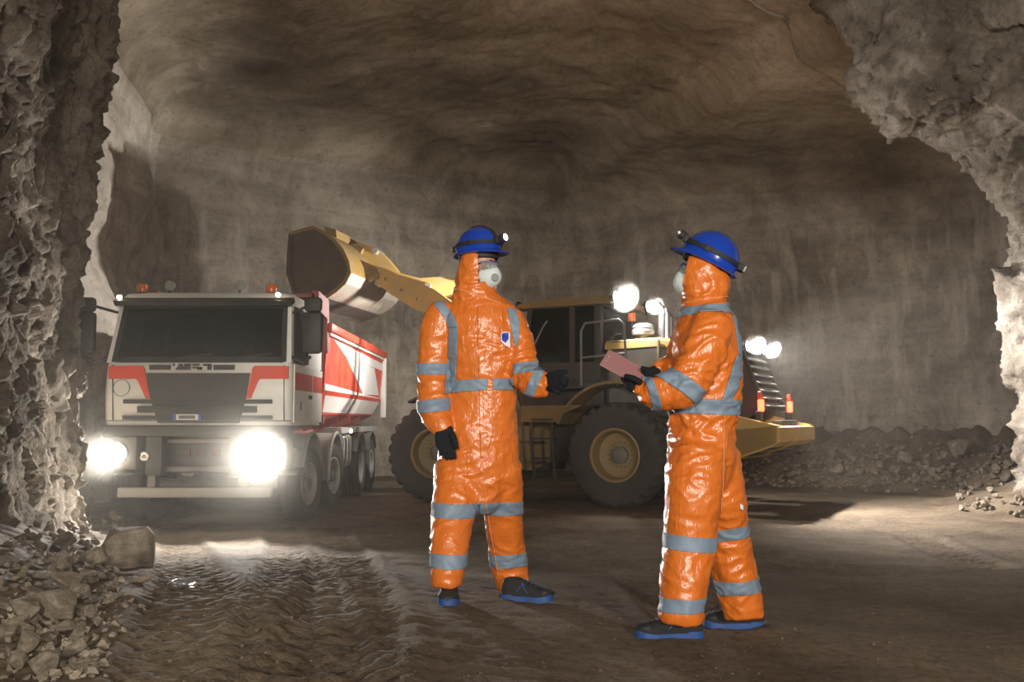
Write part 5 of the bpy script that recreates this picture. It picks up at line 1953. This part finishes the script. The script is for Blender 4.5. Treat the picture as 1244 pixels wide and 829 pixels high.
leg_n = [(847, 555, -.07, 36, .14), (842, 600, -.08 + e1 * .3, 34, .13), (838, 650, e1 * .7, 32, .12), (832, 700, e1 * .9, 29.5, .11), (829, 735, e1, 27, .10), (828, 748, e1, 28, .10), (828, 757, e1, 25.5, .085)]
leg_f = [(866, 555, .07, 33, .14), (876, 600, .06, 29, .125), (883, 645, e2 * .7, 25, .11), (891, 690, e2 * .9, 26, .105), (900, 728, e2, 25, .10), (904, 751, e2, 23.5, .085)]
hood = [(855, 372, 0, 29, .11), (856, 361, 0, 26, .10), (856, 348, 0, 30, .10), (854, 336, 0, 31, .104), (855, 324, 0, 28, .100), (858, 314, 0, 21, .08)]
palm_n = [(783, 474, -.15, 9, .03), (775, 470, -.145, 10, .026), (767, 466, -.14, 10, .024)]
f_n = [[(766, 461, -.15, 4.0), (760, 460.5, -.13, 3.9), (756.5, 459.5, -.105, 3.2)], [(766, 465, -.14, 4.2), (760, 464, -.11, 4.0), (757, 460, -.08, 3.2)], [(768, 470, -.13, 4.1), (763, 468, -.09, 3.9), (760, 462, -.06, 3.1)],
       [(772, 474, -.12, 3.7), (767, 472, -.085, 3.5), (764, 466, -.05, 2.8)], [(778, 465, -.19, 4.4), (769, 460, -.185, 4.0), (760, 457.2, -.165, 3.2)]]
palm_f = [(800, 450, .0, 7.5, .028), (794, 453, -.01, 8, .022), (788, 456, -.01, 8, .02)]
f_f = [[(787, 453, -.01, 3.6), (781, 454, .005, 3.4), (775, 455, .01, 2.9)], [(787, 457, -.01, 3.7), (780, 458, .005, 3.4), (774, 458, .01, 2.9)], [(788, 460, -.005, 3.5), (782, 461, .005, 3.3), (776, 461, .01, 2.8)],
       [(790, 463, .0, 3.2), (784, 464, .01, 3.0), (779, 464, .015, 2.6)], [(794, 450.5, .0, 4.0), (787, 449.6, -.015, 3.6), (780, 447.5, -.025, 3.0)]]
face2 = Vector((-.96, .22, 0))
HC2 = pix(852, 334, Y2)
folds = [(850, 512, 0, .13, 1.3), (835, 470, -.2, .12, 1.0), (785, 473, -.15, .09, 1.3), (858, 430, -.2, .14, .5), (828, 755, 0, .10, 1.6), (834, 690, 0, .15, .6), (885, 690, 0, .15, .6), (880, 735, 0, .10, 1.0), (856, 358, 0, .12, 1.3), (845, 540, -.1, .16, .8), (890, 480, -.1, .12, .6)]
man2, suit2, cl2, MH2 = person('person in orange coverall seen from behind and side, holding a pink board', Y2, [torso, leg_n, leg_f, arm_n, arm_f], hood, {'foot': (858, 772)}, face2, .22, HC2, pix(858.5, 320, Y2), .50,
                               ((0, 0, -.125), (-.25, 0, 1)), .072, [palm_n, palm_f], 40.0, folds)
glove(man2, Y2, palm_n, f_n)
glove(man2, Y2, palm_f, f_f)
kh = ground_hit(852, 776)
shoe(man2, (kh.x, kh.y, kh.z + .012), (-1, -.08), .31)
kh = ground_hit(927, 764)
shoe(man2, (kh.x, kh.y, kh.z + .012), (-1, .05), .30)
armsel = lambda fc, fn: fc[:, 1] < Y2 - .10
band(cl2, 'sleeve_band', suit2, (803, 450), (838, 476), 19, .25, Y2 - .22, keep=armsel, depth=.05)
band(cl2, 'sleeve_band', suit2, (784, 456), (796, 496), 9.5, .25, Y2 - .17, keep=lambda fc, fn: (fc[:, 0] < pix(815, 470, Y2 - .17).x), depth=.04)
band(cl2, 'trouser_band', suit2, (802, 655), (873, 661), 17, .22, Y2 + e1 * .7, keep=lambda fc, fn: fc[:, 1] < Y2 + .03)
band(cl2, 'trouser_band', suit2, (862, 650), (910, 643), 14, .22, Y2 + e2 * .7, keep=lambda fc, fn: fc[:, 0] > pix(866, 645, Y2).x)
band(cl2, 'trouser_band', suit2, (799, 733), (860, 733), 16, .22, Y2 + e1)
band(cl2, 'trouser_band', suit2, (862, 714), (925, 708), 16, .22, Y2 + e2)
band(cl2, 'waist_band', suit2, (808, 493), (904, 497), 18, .30, Y2, keep=lambda fc, fn: (fc[:, 1] > Y2 - .195) | (fc[:, 0] > pix(852, 490, Y2).x))
bk = (.75, -.66, 0)
poly_patch(cl2, 'back_strap', suit2, [(886, 366), (893, 369), (901, 420), (899, 440), (893, 432)], Y2 - .05, M_TAPE, (.8, -.3, .3), .005)
poly_patch(cl2, 'back_strap', suit2, [(893, 432), (902, 436), (902, 458), (886, 490), (872, 490)], Y2 - .12, M_TAPE, bk, .005, .14)
band(cl2, 'shoulder_band', suit2, (832, 380), (888, 377), 10.5, .30, Y2, keep=lambda fc, fn: fc[:, 1] < Y2 + .1, off=.005)
band(cl2, 'collar_seam', suit2, (826, 370), (886, 362), 1.4, .3, Y2, mat=M_SEAM, off=.003)
poly_patch(cl2, 'torn_patch', suit2, [(896, 611), (901, 614), (901, 620), (897, 618)], Y2, M_LOGOW, (.5, -1, 0), .004)
poly_patch(cl2, 'side_seam', suit2, [(876, 505), (877.4, 505), (872, 620), (870.6, 620)], Y2 - .1, M_SEAM, (0, -1, 0), .003)
settle(man2)

# ---------------------------------------------------------------- the pink board in the second person's hands
A_, B_, D_ = pix(739.5, 425.5, Y2 + .03), pix(728, 443.5, Y2 - .16), pix(793.5, 454.5, Y2 + .07)
U, W = (D_ - A_), (B_ - A_)
nrm = U.cross(W).normalized()
if nrm.z < 0:
    nrm = -nrm
brd = empty('clipboard', tuple(A_), 0)
tag(brd, 'flat dusty pink board held in black gloves by the right person', 'clipboard')
o3 = Vector((0, 0, 0))
MB().loft([[o3, U, U + W, W], [q + nrm * .004 for q in (o3, U, U + W, W)]]).build('board', M_BOARD, brd, 0)
pap = MB()
i0, i1 = U * .12 + W * .06, U * .98 + W * .06
pap.loft([[q - nrm * .001 for q in (U * .1 + W * .05, U * .97 + W * .05, U * .97 + W * .95, U * .1 + W * .95)], [q - nrm * .003 for q in (U * .1 + W * .05, U * .97 + W * .05, U * .97 + W * .95, U * .1 + W * .95)]])
pap.build('paper_sheets', M_PLATE, brd, 0)
for t in (.36, .66):
    c = U * .07 + W * t + nrm * .004
    MB().lathe([(0, .002), (.004, .0015), (.005, 0), (0, 0)], c, nrm, 12).build('rivet', M_CHROME, brd, 40)
# ================================================================== ROCKS, RUBBLE, LITTER
M_ROCK = rock_mat('loose_rock', (.15, .12, .09), (.27, .225, .175), (.40, .345, .28), scale=5.0, bump=.7, fine=5.0)
rng = random.Random(11)
ROCKS = []
for k in range(14):
    bm = bmesh.new()
    r2 = random.Random(100 + k)
    sx, sy, sz = 1, r2.uniform(.7, .95), r2.uniform(.55, .85)
    for _ in range(15):
        v = Vector((r2.gauss(0, 1), r2.gauss(0, 1), r2.gauss(0, 1)))
        v.normalize()
        v *= r2.uniform(.8, 1.05)
        bm.verts.new((v.x * sx * .5, v.y * sy * .5, v.z * sz * .5))
    ret = bmesh.ops.convex_hull(bm, input=bm.verts[:])
    bmesh.ops.delete(bm, geom=[v for v in bm.verts if not v.link_faces], context='VERTS')
    bmesh.ops.bevel(bm, geom=[e for e in bm.edges], offset=.025, segments=1, affect='EDGES')
    me = bpy.data.meshes.new('rock')
    bm.to_mesh(me)
    bm.free()
    me.materials.append(M_ROCK)
    ROCKS.append(me)


bm = bmesh.new()        # the blocky boulder
for v in ((-.5, -.36, -.40), (.40, -.42, -.42), (.52, .30, -.40), (-.40, .40, -.40), (-.44, -.30, .22), (-.20, -.38, .36), (.30, -.30, .40), (.48, -.10, .20), (.40, .34, .30), (-.30, .36, .34), (-.52, .05, .05), (.10, -.50, .02)):
    bm.verts.new(v)
bmesh.ops.convex_hull(bm, input=bm.verts[:])
bmesh.ops.bevel(bm, geom=[e for e in bm.edges], offset=.03, segments=1, affect='EDGES')
me = bpy.data.meshes.new('boulder')
bm.to_mesh(me)
bm.free()
me.materials.append(M_ROCK)
ROCKS_PLUS = ROCKS + [me]


def fz(x, y):
    return float(floor_z(np.array([x], float), np.array([y], float))[0])


def scree_hit(px, py):
    """where the line of sight meets the ground with its scree"""
    d = pix(px, py, 1.0) - Vector((0, 0, CAMZ))
    ys = np.linspace(2.2, 26, 900)
    z = floor_z(d.x * ys, ys)
    k = int(np.argmax(CAMZ + d.z * ys <= z))
    return Vector((d.x * ys[k], ys[k], z[k]))


def rock(px, py, size_px, label, group=None, squash=1.0, name='rock', sink=.30, proto=None):
    h = scree_hit(px, py)
    s = size_px * h.y / F
    o = bpy.data.objects.new(name, rng.choice(ROCKS) if proto is None else ROCKS_PLUS[proto])
    o.scale = (s * rng.uniform(.9, 1.15), s * rng.uniform(.9, 1.1), s * squash * rng.uniform(.85, 1.1))
    o.rotation_euler = (rng.uniform(-.5, .5), rng.uniform(-.5, .5), rng.uniform(0, 6.28)) if name == 'rock' else (.05, -.06, .45)
    o.location = (h.x, h.y, h.z + s * (.36 * squash - sink * .35))
    COL.objects.link(o)
    tag(o, label, 'rock', group)
    return o


NAMED = [(156, 691, 60, 'large blocky grey boulder standing free at the edge of the rubble', 'the free-standing boulder'),
         (75, 668, 36, 'broad brown rock high in the heap under the left wall', 'the broad rock high in the left heap'),
         (144, 634, 26, 'pale angular rock nearest the truck front wheel', 'the pale rock by the truck wheel'),
         (69, 752, 54, 'long pale slab leaning in the middle of the rubble heap', 'the leaning pale slab'),
         (27, 754, 50, 'flat-topped angular rock near the left picture edge', 'the flat-topped rock at the left edge'),
         (77, 722, 44, 'wide wedge-shaped rock above the leaning slab', 'the wedge-shaped rock in the left heap'),
         (33, 796, 42, 'pointed pale rock low in the rubble heap', 'the pointed rock low in the heap'),
         (92, 799, 38, 'dark split rock at the lower right end of the rubble heap', 'the split rock at the heap end'),
         (117, 688, 34, 'squat rock lying against the free-standing boulder', 'the squat rock beside the boulder'),
         (172, 708, 34, 'low flat stone half buried in the track beside the boulder', 'the half-buried flat stone'),
         (1165, 556, 36, 'largest pale block high on the far right scree slope', 'the largest block of the far scree'),
         (1012, 578, 26, 'upright dark block in the scree just behind the loader tail', 'the upright block behind the loader'),
         (1098, 566, 28, 'rounded block midway along the far right scree slope', 'the rounded block of the far scree'),
         (1200, 618, 20, 'largest stone at the foot of the rock arch', 'the largest stone under the arch')]
for k, (px, py, s, lab, short) in enumerate(NAMED):
    rock(px, py, s, lab, None, .5 if 'flat stone' in lab else 1.0, 'boulder' if k == 0 else 'rock', -.15 if k == 0 else .2, 14 if k == 0 else None)


def small_rock(px, py, s, group):
    """label of a lesser rock: its size and its place beside the nearest rock that has a name"""
    q = min(NAMED, key=lambda n: math.hypot(n[0] - px, n[1] - py))
    dx, dy = px - q[0], py - q[1]
    rel = ('right of' if dx > 0 else 'left of') if abs(dx) > abs(dy) else ('below' if dy > 0 else 'above')
    far = 'well' if math.hypot(dx, dy) > 1.2 * q[2] else 'just'
    size = 'head-sized' if s > 22 else 'hand-sized' if s > 14 else 'fist-sized'
    noun = 'rock' if 'heap' in group else 'scree stone' if 'scree' in group else 'loose stone'
    rock(px, py, s, f'{size} {noun} {far} {rel} {q[4]}', group)


for (px, py, s) in ((99, 683, 28), (80, 692, 30), (54, 703, 28), (39, 730, 32), (96, 727, 28), (24, 772, 36), (9, 778, 32), (75, 772, 32), (132, 704, 18), (54, 817, 42), (112, 812, 22), (20, 815, 34), (60, 785, 28), (8, 740, 30), (105, 705, 22), (122, 722, 17), (110, 750, 24), (100, 772, 23)):
    small_rock(px, py, s, 'rubble heap rocks at the left wall')
for k in range(70):
    t = rng.random()
    py = 622 + 205 * t
    px = rng.uniform(0, 150 - 30 * t) if py > 690 else rng.uniform(62, 150)
    small_rock(px, py, rng.uniform(10, 20), 'rubble heap rocks at the left wall')
for k in range(46):
    px = rng.uniform(8, 145)
    small_rock(px, rng.uniform(648, 690) - px * .16, rng.uniform(8, 15), 'rubble heap rocks at the left wall')
for k in range(110):
    px = rng.uniform(960, 1225)
    py = rng.uniform(545, 592) + max(0, (px - 1100)) * .02
    small_rock(px, py, rng.uniform(7, 17), 'scree stones of the far right wall')
for k in range(34):
    px = rng.uniform(1165, 1243)
    py = 600 + (px - 1165) * .10 + rng.uniform(-6, 22)
    small_rock(px, py, rng.uniform(7, 13), 'stones at the foot of the arch')


def gravel(name, spots, label, mat):
    """loose bits too small to pick apart: one mesh of little hulls"""
    V, T = [], []
    k = 0
    base = []
    for me in ROCKS[:5]:
        bm = bmesh.new()
        r3 = random.Random(me.name)
        for _ in range(8):
            v = Vector((r3.gauss(0, 1), r3.gauss(0, 1), r3.gauss(0, 1))).normalized()
            bm.verts.new(v * .5)
        bmesh.ops.convex_hull(bm, input=bm.verts[:])
        bmesh.ops.triangulate(bm, faces=bm.faces[:])
        bm.verts.index_update()
        base.append((np.array([v.co[:] for v in bm.verts]), np.array([[v.index for v in f.verts] for f in bm.faces])))
        bm.free()
    spots = np.array(spots)
    z = floor_z(spots[:, 0].copy(), spots[:, 1].copy())
    for (x, y, s), zz in zip(spots, z):
        b, t = base[rng.randrange(5)]
        a = rng.uniform(0, 6.28)
        R = np.array([[math.cos(a), -math.sin(a), 0], [math.sin(a), math.cos(a), 0], [0, 0, 1]])
        V.append((b * s) @ R.T * np.array([1, 1, .75]) + np.array([x, y, zz + s * .15]))
        T.append(t + k)
        k += len(b)
    o = quad_obj(name, np.concatenate(V), np.concatenate(T), mat)
    o.data.shade_flat()
    tag(o, label, 'gravel', kind='stuff')


sp = []
for k in range(700):
    px, py = rng.uniform(0, 190), rng.uniform(618, 828)
    if px > 165 - (py - 640) * .22 + rng.gauss(0, 12):
        continue
    h = ground_hit(px, py)
    sp.append((h.x, h.y, rng.uniform(.02, .06)))
fl = []
for k in range(420):
    h = ground_hit(rng.uniform(180, 1244), 829 - 225 * rng.random() ** 1.3)
    fl.append((h.x, h.y, rng.uniform(.006, .022)))
for k in range(1400):
    t = rng.random()
    x = 4.5 + 8 * t
    sp.append((x - rng.uniform(0, 2.2), np.interp(x, [4.5, 8.5, 10.8, 12.5], [25.2, 22.9, 20.6, 17.2]) - rng.uniform(.2, 2.6), rng.uniform(.05, .16)))
gravel('gravel', sp, 'loose gravel and crumbs of rock lying on the scree', M_ROCK)
gravel('dirt_crumbs', fl, 'small brown crumbs of dirt strewn over the floor', M_FLOOR)
# crumpled foil in the track
h = ground_hit(222, 709)
bm = bmesh.new()
bmesh.ops.create_icosphere(bm, subdivisions=3, radius=.055)
co = np.array([v.co[:] for v in bm.verts])
d = .35 * facets(co * 38) + .2 * noise3(co * 60)
for v, q in zip(bm.verts, d):
    v.co = Vector((v.co.x * 1.5, v.co.y, v.co.z * .5)) * (1 + .55 * q)
me = bpy.data.meshes.new('crumpled_wrapper')
bm.to_mesh(me)
bm.free()
me.materials.append(plain('crumpled_foil', (.6, .6, .58), .3, metal=.9))
o = bpy.data.objects.new('crumpled_wrapper', me)
o.location = (h.x, h.y, fz(h.x, h.y) + .02)
COL.objects.link(o)
tag(o, 'small crumpled silvery wrapper lying on the dusty track', 'litter')
# ================================================================== HAZE
def haze(name, lo, hi, dens, label):
    mb = MB()
    mb.box([(a + b) / 2 for a, b in zip(lo, hi)], [b - a for a, b in zip(lo, hi)])
    m = bpy.data.materials.new(name)
    m.use_nodes = True
    nt = m.node_tree
    nt.nodes.remove(nt.nodes['Principled BSDF'])
    vs = N(nt, 'ShaderNodeVolumeScatter')
    vs.inputs['Color'].default_value = (1, .94, .85, 1)
    vs.inputs['Density'].default_value = dens
    vs.inputs['Anisotropy'].default_value = .45
    nt.links.new(vs.outputs[0], nt.nodes['Material Output'].inputs['Volume'])
    o = mb.build(name, m, smooth_angle=0)
    tag(o, label, 'haze', kind='stuff')
    return o


haze('dust_haze', (-9.5, 2.5, -1), (14, 29.5, 9.6), .0027, 'thin pale dust haze hanging in the chamber air')


def puff(name, c, r, dens, label):
    """ball of scattering volume added as the halo of a lamp"""
    mb = MB()
    rings = []
    for i in range(1, 16):
        a = math.pi * i / 16
        rings.append([(c[0] + r[0] * math.sin(a) * math.cos(t), c[1] + r[1] * math.sin(a) * math.sin(t), c[2] + r[2] * math.cos(a)) for t in np.linspace(0, 2 * math.pi, 24, endpoint=False)])
    mb.loft(rings)
    m = bpy.data.materials.new(name)
    m.use_nodes = True
    nt = m.node_tree
    nt.nodes.remove(nt.nodes['Principled BSDF'])
    vs = N(nt, 'ShaderNodeVolumeScatter')
    vs.inputs['Color'].default_value = (1, .94, .85, 1)
    vs.inputs['Density'].default_value = dens
    vs.inputs['Anisotropy'].default_value = .45
    nt.links.new(vs.outputs[0], nt.nodes['Material Output'].inputs['Volume'])
    tag(mb.build(name, m, smooth_angle=0), label, 'dust', kind='stuff')


for k, (r, d) in enumerate(((1.25, .009), (.85, .022), (.55, .038), (.32, .07))):  # nested volumes added to give the lamps their glow
    puff('dust_cloud', (TX + 1.0, TY - .12 - r * .45, 1.0), (r, r * .85, r * .8), d, ('faint outermost', 'thin outer', 'middle', 'dense inner')[k] + ' halo volume added round the right headlight')
for k, (r, d) in enumerate(((.60, .022), (.28, .08))):
    puff('dust_cloud', (TX - 1.0, TY - .12 - r * .45, 1.0), (r, r * .85, r * .65), d, ('thin outer', 'dense inner')[k] + ' halo volume added round the headlight by the rock wall')
for k, (x, y, z, r) in enumerate(((C0 - .40, .78, 3.58, .30), (C0 - .40, -.78, 3.58, .18), (-2.12, .52, 2.68, .17), (-2.12, -.52, 2.68, .17))):
    p = lw(x, y, z)
    puff('dust_cloud', p, (r, r, r), .35, ('halo added round the roof lamp nearer the camera', 'halo added round the far roof lamp', 'halo added round the tail lamp nearer the camera', 'halo added round the far tail lamp')[k])
